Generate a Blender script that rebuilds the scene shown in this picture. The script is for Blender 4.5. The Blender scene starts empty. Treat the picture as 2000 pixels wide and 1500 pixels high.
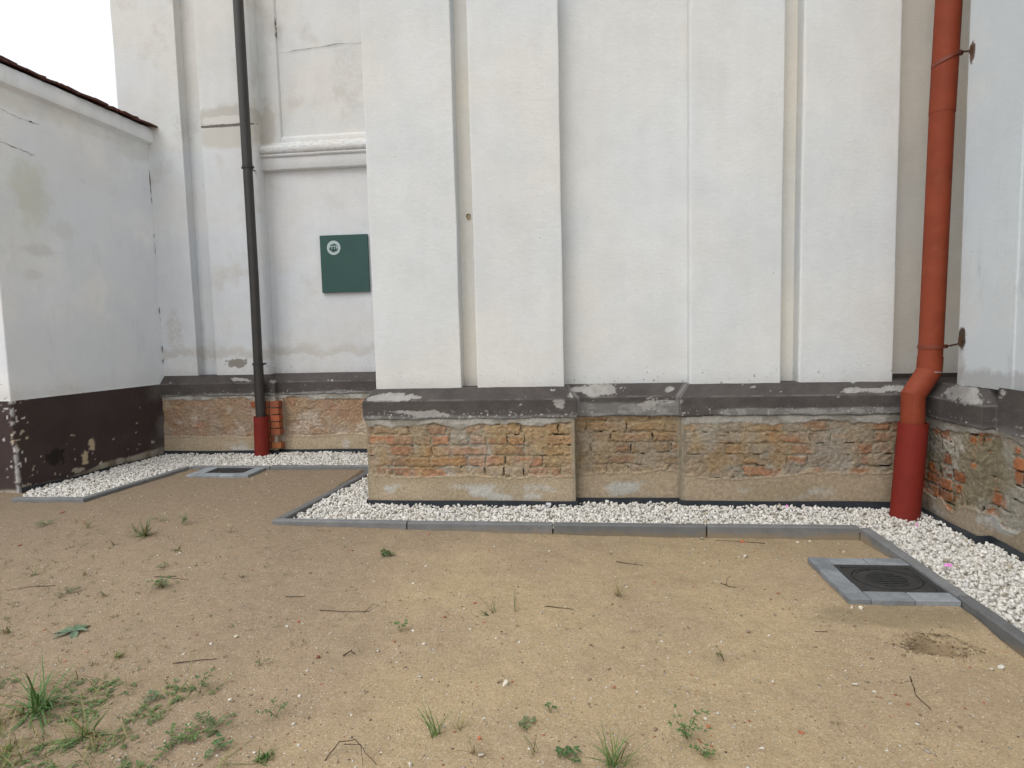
import bpy, math, random
import numpy as np
from mathutils import Matrix, Vector

sc = bpy.context.scene
# ------------------------------------------------------------------ camera
cam_d = bpy.data.cameras.new('camera'); cam = bpy.data.objects.new('camera', cam_d)
sc.collection.objects.link(cam); sc.camera = cam
cam_d.sensor_width = 36.0; cam_d.lens = 36.0 * 1210 / 2000
cam_d.clip_start = 0.05; cam_d.clip_end = 2000
RT = Vector((0.9940, 0.1065, -0.0243)); FW = Vector((-0.1082, 0.9905, -0.0848)).normalized()
RT = (RT - RT.dot(FW) * FW).normalized(); UP = RT.cross(FW)
mm = Matrix((RT, UP, -FW)).transposed().to_4x4(); mm.translation = (0, 0, 1.36)
cam.matrix_world = mm
# ------------------------------------------------------------------ sky, sun, exposure
SUN_EL, SUN_AZ = math.radians(52), math.radians(212)     # azimuth clockwise from +Y: behind the camera, to its left
w = bpy.data.worlds.new('World'); sc.world = w; w.use_nodes = True
wn = w.node_tree.nodes; wl = w.node_tree.links; wn.clear()
sky = wn.new('ShaderNodeTexSky'); sky.sky_type = 'NISHITA'; sky.sun_disc = False
sky.sun_elevation = SUN_EL; sky.sun_rotation = SUN_AZ; sky.air_density = 1.0; sky.dust_density = 6.0; sky.ozone_density = 1.0
hs = wn.new('ShaderNodeHueSaturation'); hs.inputs['Saturation'].default_value = 0.22
bg = wn.new('ShaderNodeBackground'); bg.inputs['Strength'].default_value = 0.15
wo = wn.new('ShaderNodeOutputWorld')
cloud = wn.new('ShaderNodeMix'); cloud.data_type = 'RGBA'; cloud.inputs[0].default_value = .72
cloud.inputs[7].default_value = (7.9, 8.1, 8.4, 1)        # an even layer of bright cloud over the clear sky
wl.new(sky.outputs[0], hs.inputs['Color']); wl.new(hs.outputs[0], cloud.inputs[6]); wl.new(cloud.outputs[2], bg.inputs[0]); wl.new(bg.outputs[0], wo.inputs[0])
sd = bpy.data.lights.new('sun', 'SUN'); sd.energy = 0.8; sd.angle = math.radians(35); sd.color = (1.0, 0.96, 0.90)
sun = bpy.data.objects.new('sun', sd); sc.collection.objects.link(sun)
sv = Vector((math.sin(SUN_AZ) * math.cos(SUN_EL), math.cos(SUN_AZ) * math.cos(SUN_EL), math.sin(SUN_EL)))
sun.rotation_euler = (-sv).to_track_quat('-Z', 'Y').to_euler()
sc.view_settings.view_transform = 'Standard'; sc.view_settings.look = 'None'
sc.view_settings.exposure = 0.09; sc.view_settings.gamma = 1.0

# ------------------------------------------------------------------ noise (numpy)
def _h(ix, iy, iz, seed):
    n = (ix.astype(np.int64) * 374761393 + iy.astype(np.int64) * 668265263 + iz.astype(np.int64) * 2147483647 + seed * 974711) & 0xFFFFFFFF
    n = ((n ^ (n >> 13)) * 1274126177) & 0xFFFFFFFF
    n = ((n ^ (n >> 15)) * 2246822519) & 0xFFFFFFFF
    return ((n ^ (n >> 16)) & 0xFFFFFF) / float(0xFFFFFF)
def vn(p, seed=0):
    i = np.floor(p); f = p - i; f = f * f * (3 - 2 * f)
    x, y, z = i[:, 0], i[:, 1], i[:, 2]; r = 0
    for dx in (0, 1):
        for dy in (0, 1):
            for dz in (0, 1):
                wgt = (f[:, 0] if dx else 1 - f[:, 0]) * (f[:, 1] if dy else 1 - f[:, 1]) * (f[:, 2] if dz else 1 - f[:, 2])
                r = r + wgt * _h(x + dx, y + dy, z + dz, seed)
    return r
def fbm(p, s, octv=4, seed=0):
    p = np.asarray(p, float) * s; a = 1.0; t = 0; r = 0
    for k in range(octv):
        r = r + a * vn(p + 17.3 * k, seed + k); t += a; a *= 0.5; p = p * 2.03
    return r / t                      # 0..1, mean .5
def ss(a, b, x): t = np.clip((x - a) / (b - a), 0, 1); return t * t * (3 - 2 * t)
def lerp(a, b, t): return a + (b - a) * t

# ------------------------------------------------------------------ materials
class Mat:
    def __init__(s, name, rough=0.9, spec=0.25):
        s.m = bpy.data.materials.new(name); s.m.use_nodes = True
        s.t = s.m.node_tree; s.t.nodes.clear()
        s.out = s.n('ShaderNodeOutputMaterial'); s.b = s.n('ShaderNodeBsdfPrincipled')
        s.l(s.b.outputs[0], s.out.inputs[0]); s.b.inputs['Roughness'].default_value = rough
        s.b.inputs['Specular IOR Level'].default_value = spec
        s.geo = s.n('ShaderNodeNewGeometry'); s.pos = s.geo.outputs['Position']; s._xyz = None
    def n(s, t): return s.t.nodes.new(t)
    def l(s, a, b): s.t.links.new(a, b)
    def _in(s, sock, v):
        if hasattr(v, 'is_linked') or isinstance(v, bpy.types.NodeSocket): s.l(v, sock)
        elif isinstance(v, (tuple, list)) and len(v) == 3 and sock.type == 'RGBA': sock.default_value = (*v, 1)
        else: sock.default_value = v
    def math(s, op, a, b=0.0, clamp=False):
        n = s.n('ShaderNodeMath'); n.operation = op; n.use_clamp = clamp
        s._in(n.inputs[0], a); s._in(n.inputs[1], b); return n.outputs[0]
    def xyz(s):
        if s._xyz is None: s._xyz = s.n('ShaderNodeSeparateXYZ'); s.l(s.pos, s._xyz.inputs[0])
        return s._xyz.outputs
    def scaled(s, v):
        n = s.n('ShaderNodeVectorMath'); n.operation = 'MULTIPLY'; s.l(s.pos, n.inputs[0]); n.inputs[1].default_value = v; return n.outputs[0]
    def noise(s, scale, detail=4, rough=0.55, vec=None, dist=0.0, off=None):
        n = s.n('ShaderNodeTexNoise'); n.inputs['Scale'].default_value = scale; n.inputs['Detail'].default_value = detail
        n.inputs['Roughness'].default_value = rough; n.inputs['Distortion'].default_value = dist
        v = vec if vec is not None else s.pos
        if off is not None:
            a = s.n('ShaderNodeVectorMath'); a.operation = 'ADD'; s.l(v, a.inputs[0]); a.inputs[1].default_value = (off, off * .7, off * 1.3); v = a.outputs[0]
        s.l(v, n.inputs['Vector']); return n.outputs['Fac']
    def vor(s, scale, feat='F1', out='Distance', vec=None):
        n = s.n('ShaderNodeTexVoronoi'); n.feature = feat; n.inputs['Scale'].default_value = scale
        s.l(vec if vec is not None else s.pos, n.inputs['Vector']); return n.outputs[out]
    def map(s, v, a, b, c=0.0, d=1.0):
        n = s.n('ShaderNodeMapRange'); n.interpolation_type = 'SMOOTHSTEP'
        s._in(n.inputs['Value'], v); n.inputs['From Min'].default_value = a; n.inputs['From Max'].default_value = b
        n.inputs['To Min'].default_value = c; n.inputs['To Max'].default_value = d; return n.outputs[0]
    def mix(s, f, a, b, mode='MIX'):
        n = s.n('ShaderNodeMix'); n.data_type = 'RGBA'; n.blend_type = mode
        s._in(n.inputs[0], f); s._in(n.inputs[6], a); s._in(n.inputs[7], b); return n.outputs[2]
    def mul(s, col, f):          # multiply a colour by a scalar
        n = s.n('ShaderNodeVectorMath'); n.operation = 'SCALE'; s._in(n.inputs[0], col); s._in(n.inputs['Scale'], f); return n.outputs[0]
    def attr(s, name='Col'):
        n = s.n('ShaderNodeAttribute'); n.attribute_name = name; return n.outputs['Color']
    def color(s, c): s._in(s.b.inputs['Base Color'], c)
    def bump(s, h, strength=0.5, dist=0.005):
        n = s.n('ShaderNodeBump'); n.inputs['Strength'].default_value = strength; n.inputs['Distance'].default_value = dist
        s.l(h, n.inputs['Height']); s.l(n.outputs[0], s.b.inputs['Normal']); return s
    # a blotch of the surface's own colour: an ellipsoid at a place of the wall with a ragged edge
    def blotch(s, c, r, wob=0.35, nscale=9.0, soft=0.25, off=0.0):
        a = s.n('ShaderNodeVectorMath'); a.operation = 'SUBTRACT'; s.l(s.pos, a.inputs[0]); a.inputs[1].default_value = c
        b = s.n('ShaderNodeVectorMath'); b.operation = 'DIVIDE'; s.l(a.outputs[0], b.inputs[0]); b.inputs[1].default_value = r
        d = s.n('ShaderNodeVectorMath'); d.operation = 'LENGTH'; s.l(b.outputs[0], d.inputs[0])
        nz = s.noise(nscale, 5, 0.6, off=off)
        v = s.math('ADD', d.outputs['Value'], s.math('MULTIPLY', s.math('SUBTRACT', nz, 0.5), wob * 2 / 0.5))
        return s.map(v, 1.0 + soft, 1.0 - soft)

def plaster(name, base, kind):
    m = Mat(name, 0.92, 0.15); x, y, z = m.xyz()
    big = m.noise(0.9, 4, 0.55); med = m.noise(4.5, 5, 0.6, off=3.0); fine = m.noise(60, 3, 0.6)
    streak = m.noise(3.0, 4, 0.6, vec=m.scaled((3.0, 3.0, 0.22)))
    hatch = m.noise(22, 3, 0.6, vec=m.scaled((1.0, 1.0, 3.2)), off=9)
    f = m.math('MULTIPLY', m.map(big, .3, .7, .965, 1.02), m.map(med, .3, .7, .965, 1.02))
    f = m.math('MULTIPLY', f, m.map(streak, .3, .72, .98, 1.01))
    f = m.math('MULTIPLY', f, m.map(fine, .2, .8, .975, 1.015))
    f = m.math('MULTIPLY', f, m.map(hatch, .3, .7, .98, 1.012))
    c = m.mul(base, f)
    # warm / cool mottling of the lime wash
    c = m.mix(m.map(m.noise(1.3, 3, .5, off=21), .42, .62, 0, .55), c, m.mul(c, 1.0))
    warm = m.mix(1.0, c, (1.0, .992, .978), 'MULTIPLY'); cool = m.mix(1.0, c, (.965, .99, 1.015), 'MULTIPLY')
    c = m.mix(m.map(m.noise(1.1, 3, .5, off=33), .4, .62), warm, cool)
    # splash dirt just above the ledge
    zz = m.math('ADD', z, m.math('MULTIPLY', m.noise(7, 4, .6, off=5), .16))
    c = m.mix(m.map(zz, 1.13, .97, 0, .30 if kind != 'side' else .08), c, (.36, .345, .33))
    sp = m.map(m.noise(38, 2, .5, off=8), .66, .72); lowz = m.map(z, 1.12, .96, 0.0, .75)
    c = m.mix(m.math('MULTIPLY', sp, lowz), c, (.20, .18, .17))
    # tiny knocks and dark specks
    v = m.vor(5.5); c = m.mix(m.map(v, .028, .02, 0, .55), c, (.16, .14, .12))
    if kind == 'recess':
        # older cream wash above, fresher cool white below the patched band
        zc = m.math('ADD', z, m.math('MULTIPLY', m.noise(4, 4, .6, off=91), .12)); c = m.mix(m.map(zc, 3.50, 3.56), c, m.mix(1.0, c, (1.0, .978, .935), 'MULTIPLY'))
        gr = m.math('MULTIPLY', m.map(m.noise(18, 5, .7, vec=m.scaled((1, 1, 2.5)), off=92), .46, .66), m.math('MULTIPLY', m.map(x, -3.50, -3.47), m.math('MULTIPLY', m.map(z, 3.36, 3.40), m.map(z, 3.56, 3.50))))
        c = m.mix(m.math('MULTIPLY', gr, .6), c, (.40, .38, .33))
        c = m.mix(m.map(m.noise(2.2, 5, .65, off=50), .54, .70, 0, .45), c, (.52, .495, .44))
        tide = m.math('ADD', z, m.math('MULTIPLY', m.noise(3.2, 5, .65, off=13), .34))
        t1 = m.math('MULTIPLY', m.map(tide, 1.30, 1.33), m.map(tide, 1.46, 1.36))
        c = m.mix(m.math('MULTIPLY', t1, .5), c, (.46, .43, .38))
        # peeled render on the second pilaster: rough band above, smooth grey patch below
        for cc, rr, col, a, o, wb in [((-3.80, 6.69, 3.80), (.42, .2, .11), (.40, .37, .31), .85, 1, .30),
                                  ((-3.82, 6.69, 3.585), (.40, .2, .13), (.50, .475, .415), .9, 2, .14),
                                  ((-3.86, 6.69, 3.76), (.26, .2, .045), (.72, .71, .69), .9, 3, .35),
                                  ((-3.42, 6.8, 3.72), (.10, .2, .25), (.47, .44, .38), .8, 4, .4),
                                  ((-4.35, 6.69, 3.72), (.12, .2, .16), (.52, .49, .43), .7, 5, .4),
                                  ((-4.62, 6.69, 1.45), (.10, .2, .22), (.46, .43, .37), .75, 6, .35),
                                  ((-4.30, 6.69, 1.15), (.16, .2, .18), (.50, .47, .42), .55, 7, .4),
                                  ((-2.48, 6.82, 4.15), (.16, .2, .38), (.46, .44, .40), .5, 9, .55),
                                  ((-2.62, 6.82, 3.40), (.35, .2, .05), (.50, .47, .41), .5, 10, .4),
                                  ((-3.86, 6.69, 2.08), (.32, .2, .05), (.50, .48, .44), .4, 11, .5),
                                  ((-2.66, 6.82, 1.35), (.5, .2, .5), (.60, .57, .52), .35, 12, .5)]:
            c = m.mix(m.math('MULTIPLY', m.blotch(cc, rr, wb, 9, .22, o), a * .62), c, m.mix(m.map(m.noise(30, 4, .7, off=o), .35, .65), col, m.mul(base, .93)) if a < .8 else col)
        b = m.blotch((-3.85, 6.69, 3.70), (.36, .2, .016), .35, 14, .15, 40); c = m.mix(b, c, (.16, .15, .14))
        b = m.blotch((-3.87, 6.69, 1.075), (.13, .2, .05), .55, 30, .12, 41); c = m.mix(b, c, (.28, .26, .24))
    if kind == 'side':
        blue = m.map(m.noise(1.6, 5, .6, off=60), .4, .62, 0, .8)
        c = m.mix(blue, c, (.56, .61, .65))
        st = m.map(m.noise(5.0, 5, .7, vec=m.scaled((2, 2, .5)), off=70), .56, .74, 0, .6)
        stz = m.map(z, 2.4, 1.2, .15, .6)
        c = m.mix(m.math('MULTIPLY', st, stz), c, (.26, .28, .30))
        c = m.mix(m.blotch((2.45, 4.285, 1.245), (.2, .04, .075), .35, 26, .2, 4), c, (.075, .058, .042))
        c = m.mix(m.math('MULTIPLY', m.blotch((2.45, 4.31, 1.05), (.2, .06, .16), .4, 18, .4, 5), .45), c, (.33, .30, .26))
        c = m.mix(m.blotch((2.45, 4.28, 3.01), (.2, .03, .06), .35, 22, .2, 6), c, (.15, .10, .075))
        c = m.mix(m.math('MULTIPLY', m.blotch((2.45, 4.0, .985), (.2, .5, .07), .5, 14, .4, 7), .6), c, (.30, .30, .30))
        c = m.mix(m.math('MULTIPLY', m.blotch((2.5, 4.88, 1.08), (.5, .15, .16), .5, 9, .3, 8), .8), c, (.22, .21, .19))
    if kind == 'yard':
        c = m.mix(m.map(m.noise(1.1, 5, .62, off=80), .40, .60, 0, .75), c, (.72, .755, .80))
        c = m.mix(m.map(m.noise(5, 5, .7, vec=m.scaled((1, 1, .35)), off=81), .52, .74, 0, .5), c, (.62, .65, .68))
        for cc, rr, col, a, o in [((-4.95, 5.28, 2.74), (.3, .16, .26), (.50, .51, .34), .75, 1),
                                  ((-4.95, 5.15, 2.55), (.3, .35, .5), (.66, .67, .63), .55, 2),
                                  ((-4.95, 5.32, 2.21), (.3, .17, .05), (.50, .44, .40), .5, 3),
                                  ((-4.95, 5.25, 1.98), (.3, .08, .04), (.48, .44, .41), .4, 4),
                                  ((-4.95, 5.6, 2.42), (.3, .12, .08), (.58, .56, .50), .5, 14),
                                  ((-4.9, 5.4, 3.50), (.3, .9, .07), (.55, .52, .42), .5, 5),
                                  ((-4.8, 6.5, 3.42), (.3, .3, .10), (.52, .49, .42), .5, 6),
                                  ((-4.9, 5.9, 3.2), (.3, .5, .3), (.70, .68, .64), .4, 7)]:
            c = m.mix(m.math('MULTIPLY', m.blotch(cc, rr, .45, 9, .5, o), a * .6), c, col)
    m.color(c)
    h = m.math('ADD', m.math('MULTIPLY', m.noise(26, 5, .65, vec=m.scaled((1, 1, 1.6))), .6), m.math('MULTIPLY', m.noise(120, 2, .5), .25))
    h = m.math('ADD', h, m.math('MULTIPLY', m.noise(5, 3, .5), 1.2))
    m.bump(h, .42, .008); return m.m

def attr_mat(name, rough=.95, mott=.12, bscale=70, bst=.6, bd=.006):
    m = Mat(name, rough, .12); n = m.noise(45, 5, .65); n2 = m.noise(170, 3, .6, off=4)
    f = m.math('MULTIPLY', m.map(n, .25, .75, 1 - mott, 1 + mott), m.map(n2, .25, .75, 1 - mott, 1 + mott))
    m.color(m.mul(m.attr(), f)); m.bump(m.math('ADD', m.noise(bscale, 6, .7), m.math('MULTIPLY', m.noise(260, 2, .5), .3)), bst, bd); return m.m

def sand_mat():
    m = Mat('sand', .97, .1); x, y, z = m.xyz()
    a = (.45, .348, .212); b = (.41, .314, .202); g = (.31, .236, .167)
    c = m.mix(m.map(m.noise(1.0, 4, .6), .38, .62), a, b)
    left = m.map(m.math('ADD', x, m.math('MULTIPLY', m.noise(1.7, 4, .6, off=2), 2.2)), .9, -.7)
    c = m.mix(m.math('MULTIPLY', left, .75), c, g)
    c = m.mix(m.map(m.noise(3.5, 5, .65, off=7), .5, .72, 0, .35), c, (.33, .245, .16))
    c = m.mul(c, m.map(m.noise(14, 5, .7, off=3), .25, .75, .92, 1.07))
    c = m.mul(c, m.map(m.noise(90, 4, .7, off=5), .2, .8, .80, 1.18))
    c = m.mul(c, m.map(m.noise(260, 3, .7, off=6), .2, .8, .78, 1.20))
    # sand colour darkened towards the walls, painting in the weaker light there
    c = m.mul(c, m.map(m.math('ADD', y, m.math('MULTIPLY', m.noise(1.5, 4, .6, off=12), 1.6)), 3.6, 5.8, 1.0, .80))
    # grains of several colours
    for sc_, r0, r1, lo, col, am in [(150, .20, .30, .80, (.07, .055, .045), .8), (130, .20, .32, .84, (.70, .66, .58), .75),
                                 (75, .15, .22, .93, (.62, .58, .50), .9), (110, .22, .3, .9, (.36, .15, .08), .7), (62, .14, .2, .93, (.06, .045, .035), .9)]:
        n = m.n('ShaderNodeTexVoronoi'); n.inputs['Scale'].default_value = sc_; m.l(m.pos, n.inputs['Vector'])
        s = m.n('ShaderNodeSeparateColor'); m.l(n.outputs['Color'], s.inputs[0])
        k = m.math('MULTIPLY', m.map(s.outputs[0], lo, lo + .01), m.map(n.outputs['Distance'], r1, r0))
        c = m.mix(m.math('MULTIPLY', k, am), c, col)
    # damp, mossy tinge beside the drain
    c = m.mix(m.math('MULTIPLY', m.blotch((1.45, 2.9, 0), (.38, .10, 1), .4, 12, .4, 3), .45), c, (.17, .145, .085))
    # darker loosened soil of the dug hole
    c = m.mix(m.math('MULTIPLY', m.blotch((1.455, 2.655, 0), (.11, .085, 1), .6, 26, .3, 6), .6), c, (.20, .145, .085))
    # greyer soil with plant litter at the far left
    c = m.mix(m.math('MULTIPLY', m.map(m.math('ADD', x, m.math('MULTIPLY', m.noise(2, 4, .6, off=8), 1.6)), -1.6, -3.6), .4), c, (.21, .165, .12))
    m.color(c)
    h = m.math('ADD', m.math('MULTIPLY', m.noise(30, 5, .7), 1.0), m.math('MULTIPLY', m.noise(160, 3, .7), .45))
    m.bump(h, .75, .012); return m.m

def simple(name, col, rough=.8, spec=.3, var=.10, scale=30, bst=.25, bd=.003, metal=0.0, dirt=None):
    m = Mat(name, rough, spec); c = m.mul(col, m.map(m.noise(scale, 5, .65), .25, .75, 1 - var, 1 + var))
    if dirt: c = m.mix(m.map(m.noise(dirt[1], 5, .7, off=4), dirt[2], dirt[3], 0, dirt[4]), c, dirt[0])
    m.color(c); m.b.inputs['Metallic'].default_value = metal; m.bump(m.noise(scale * 4, 4, .65), bst, bd); return m.m

def concrete_mat(name, base, sandy=True, white=0.0):
    m = Mat(name, .93, .15); x, y, z = m.xyz(); gn = m.n('ShaderNodeSeparateXYZ'); m.l(m.geo.outputs['True Normal'], gn.inputs[0])
    c = m.mul(base, m.map(m.noise(9, 5, .6), .3, .7, .88, 1.1)); c = m.mul(c, m.map(m.noise(140, 3, .7), .25, .75, .84, 1.14))
    if sandy:   # sand splashed on the foot of the stone
        zz = m.math('ADD', z, m.math('MULTIPLY', m.noise(6, 5, .65, off=3), .10))
        c = m.mix(m.map(zz, .085, .035, 0, .75), c, (.27, .21, .13))
    if white: c = m.mix(m.math('MULTIPLY', m.map(m.noise(11, 5, .65, off=6), .42, .66), white), c, (.36, .39, .42))
    oi = m.n('ShaderNodeObjectInfo'); c = m.mul(c, m.map(oi.outputs['Random'], 0, 1, .84, 1.18))
    m.color(c); m.bump(m.noise(90, 5, .7), .5, .003); return m.m

M = {}
M['white'] = plaster('white_plaster', (.71, .72, .715), 'main')
M['recess'] = plaster('white_plaster_recess', (.685, .70, .715), 'recess')
M['cream'] = plaster('cream_plaster', (.80, .775, .715), 'main')
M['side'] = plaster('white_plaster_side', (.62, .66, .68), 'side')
M['yard'] = plaster('white_plaster_yard', (.84, .85, .85), 'yard')
M['plinth'] = attr_mat('eroded_brick', .97, .2, 105, .95, .008)
M['band'] = attr_mat('brown_painted_render', .85, .07, 50, .3, .004)
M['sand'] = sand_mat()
M['kerb'] = concrete_mat('kerb_concrete', (.172, .176, .177))
M['paver'] = concrete_mat('paver_concrete', (.235, .252, .265), True, .45)
M['stone'] = None
m = Mat('white_gravel_stone', .9, .2)
c = m.mul(m.attr(), m.map(m.noise(70, 4, .6), .25, .75, .93, 1.06)); m.color(c); m.bump(m.noise(120, 4, .6), .35, .003); M['stone'] = m.m
m = Mat('pebble_mix', .9, .2); c = m.mul(m.attr(), m.map(m.noise(150, 3, .6), .25, .75, .85, 1.15)); m.color(c); M['pebble'] = m.m
M['membrane'] = simple('membrane_plastic', (.028, .034, .042), .45, .4, .15, 20)
M['darkpipe'] = simple('dark_brown_pipe', (.036, .033, .031), .42, .45, .12, 6, .05)
M['clamp'] = simple('clamp_metal', (.03, .028, .027), .5, .4)
M['redpipe'] = simple('terracotta_pipe', (.235, .047, .021), .62, .22, .14, 5, .06, .002, 0, ((.30, .09, .05), 3.0, .5, .75, .4))
M['redboot'] = simple('red_boot', (.19, .021, .014), .64, .22, .10, 7, .08, .002, 0, ((.26, .06, .035), 16, .6, .75, .35))
M['redclamp'] = simple('red_clamp', (.19, .045, .025), .5, .4)
M['rust'] = simple('rusty_steel', (.09, .05, .03), .85, .2, .3)
M['iron'] = simple('cast_iron', (.050, .050, .050), .7, .3, .2, 40, .4, .002, .3, ((.10, .085, .065), 9, .5, .75, .5))
M['hole'] = simple('drain_pit', (.008, .008, .008), .95, .1)
M['green'] = simple('green_board_paint', (.030, .082, .074), .55, .35, .05, 4)
M['emblem'] = simple('emblem_white', (.44, .53, .54), .6, .3, .12, 60)
M['tile'] = simple('clay_roof_tile', (.085, .038, .030), .9, .2, .35, 14, .5, .006, 0, ((.17, .045, .03), 3.0, .52, .62, .8))
M['twig'] = simple('dead_twig', (.065, .045, .035), .9, .1, .3, 60)
M['brickchip'] = simple('brick_chip', (.40, .13, .06), .9, .1, .2, 60)
M['shell'] = simple('pale_stone', (.62, .57, .48), .8, .2, .1, 60)
M['pink'] = simple('pink_petal', (.72, .27, .60), .7, .2, .1, 60)
M['label'] = simple('white_tag', (.7, .72, .75), .6, .2, .05, 60)
M['crack'] = simple('dark_crack', (.10, .09, .08), .95, .1)
m = Mat('plant_leaf', .65, .3); m.color(m.mul(m.attr(), m.map(m.noise(60, 3, .6), .25, .75, .8, 1.2)))
m.b.inputs['Subsurface Weight'].default_value = 0.0; M['leaf'] = m.m
m = Mat('new_brick', .9, .15); m.color(m.mul(m.attr(), m.map(m.noise(60, 5, .6), .25, .75, .85, 1.15))); m.bump(m.noise(90, 4, .6), .4, .004); M['newbrick'] = m.m

# ------------------------------------------------------------------ object helpers
def link(o): sc.collection.objects.link(o); return o
def tag(o, label=None, cat=None, group=None, kind=None):
    if label: o['label'] = label
    if cat: o['category'] = cat
    if group: o['group'] = group
    if kind: o['kind'] = kind
    return o
def empty(name, loc, *a, **k):
    o = link(bpy.data.objects.new(name, None)); o.location = loc; o.empty_display_size = .1; return tag(o, *a, **k)
def mesh_obj(name, V, F, mat, parent=None, col=None, smooth=False, origin=None, local=False):
    V = np.asarray(V, float).reshape(-1, 3)
    if not local:
        if parent is not None:
            off = np.array(parent.location); pp = parent.parent
            if pp is not None: off = off + np.array(pp.location)
        elif origin is not None: off = np.array(origin)
        else: off = np.array([(V[:, 0].min() + V[:, 0].max()) / 2, (V[:, 1].min() + V[:, 1].max()) / 2, V[:, 2].min()])
        V = V - off
    else: off = np.zeros(3)
    me = bpy.data.meshes.new(name)
    if isinstance(F, np.ndarray):
        n, k = F.shape; me.vertices.add(len(V)); me.vertices.foreach_set('co', V.ravel())
        me.loops.add(n * k); me.loops.foreach_set('vertex_index', F.ravel().astype(np.int32))
        me.polygons.add(n); me.polygons.foreach_set('loop_start', np.arange(0, n * k, k, dtype=np.int32))
        me.update(calc_edges=True); me.validate()
    else: me.from_pydata([tuple(v) for v in V], [], [tuple(int(i) for i in f) for f in F]); me.validate()
    if col is not None:
        c = np.asarray(col, float)
        if c.ndim == 1: c = np.tile(c, (len(V), 1))
        at = me.color_attributes.new('Col', 'FLOAT_COLOR', 'POINT'); at.data.foreach_set('color', np.hstack([c, np.ones((len(c), 1))]).ravel().astype(np.float32))
    if smooth: me.polygons.foreach_set('use_smooth', np.ones(len(me.polygons), bool))
    me.materials.append(mat); me.update()
    o = link(bpy.data.objects.new(name, me))
    if parent is not None: o.parent = parent
    elif not local: o.location = off
    return o
class MB:
    def __init__(s): s.V = []; s.F = []; s.C = []
    def add(s, V, F, col=None):
        b = len(s.V); s.V += [tuple(v) for v in V]; s.F += [tuple(i + b for i in f) for f in F]
        s.C += [col if col is not None else (1, 1, 1)] * len(V); return s
    def box(s, a, b, col=None, bev=0.0, jit=0.0, rng=None):
        (x0, y0, z0), (x1, y1, z1) = a, b
        if bev <= 0:
            V = [(x0, y0, z0), (x1, y0, z0), (x1, y1, z0), (x0, y1, z0), (x0, y0, z1), (x1, y0, z1), (x1, y1, z1), (x0, y1, z1)]
            return s.add(V, [(0, 3, 2, 1), (4, 5, 6, 7), (0, 1, 5, 4), (1, 2, 6, 5), (2, 3, 7, 6), (3, 0, 4, 7)], col)
        e = bev; V = []
        for z, i in ((z0, 0), (z1 - e, 0), (z1, e)):
            V += [(x0 + i + e * (i == 0) * 0, y0 + i, z), (x1 - i, y0 + i, z), (x1 - i, y1 - i, z), (x0 + i, y1 - i, z)]
        F = [(3, 2, 1, 0), (8, 9, 10, 11)]
        for r in (0, 4):
            for k in range(4): F.append((r + k, r + (k + 1) % 4, r + 4 + (k + 1) % 4, r + 4 + k))
        return s.add(V, F, col)
    def obox(s, c, u, v, hx, hy, z0, z1, bev=.004, col=None, dz=(0, 0)):   # box along u (2D unit) across v
        c = np.array(c); u = np.array(u); v = np.array(v); V = []
        for z, i in ((z0, 0), (z1 - bev, 0), (z1, bev)):
            for sx, sy in ((-1, -1), (1, -1), (1, 1), (-1, 1)):
                p = c + u * sx * (hx - i) + v * sy * (hy - i); V.append((p[0], p[1], z + (dz[0] * sx + dz[1] * sy if z > z0 else 0)))
        F = [(3, 2, 1, 0), (8, 9, 10, 11)]
        for r in (0, 4):
            for k in range(4): F.append((r + k, r + (k + 1) % 4, r + 4 + (k + 1) % 4, r + 4 + k))
        return s.add(V, F, col)
    def tube(s, pts, rad, n=24, cap=True, col=None, up=None):
        pts = [Vector(p) for p in pts]; rad = rad if hasattr(rad, '__len__') else [rad] * len(pts); V = []; F = []
        ref = Vector((0, 1, 0))
        for i, p in enumerate(pts):
            a = pts[max(i - 1, 0)]; b = pts[min(i + 1, len(pts) - 1)]
            t = (b - a).normalized()
            sc_ = 1.0
            if 0 < i < len(pts) - 1:
                t = ((p - a).normalized() + (b - p).normalized()).normalized()
                sc_ = 1.0 / max(.5, t.dot((b - p).normalized()))
            r = ref if abs(t.dot(ref)) < .95 else Vector((1, 0, 0))
            x = t.cross(r).normalized(); y = t.cross(x).normalized()
            bend = ((pts[min(i + 1, len(pts) - 1)] - p).normalized() - (p - a).normalized()) if 0 < i < len(pts) - 1 else Vector((0, 0, 0))
            bd = bend.normalized() if bend.length > 1e-5 else None
            for k in range(n):
                q = 2 * math.pi * k / n; o = (x * math.cos(q) + y * math.sin(q)) * rad[i]
                if bd is not None and sc_ > 1.001: o = o + bd * (o.dot(bd)) * (sc_ - 1)
                V.append(p + o)
        for i in range(len(pts) - 1):
            for k in range(n): F.append((i * n + k, i * n + (k + 1) % n, (i + 1) * n + (k + 1) % n, (i + 1) * n + k))
        if cap: F.append(tuple(range(n))[::-1]); F.append(tuple(range((len(pts) - 1) * n, len(pts) * n)))
        return s.add(V, F, col)
    def build(s, name, mat, parent=None, smooth=False, origin=None, col=False):
        return mesh_obj(name, s.V, s.F, mat, parent, np.array(s.C) if col else None, smooth, origin)
def autosmooth(o, ang=35):
    me = o.data; me.polygons.foreach_set('use_smooth', np.ones(len(me.polygons), bool))
    try: me.set_sharp_from_angle(angle=math.radians(ang))
    except Exception: pass
    return o

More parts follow.
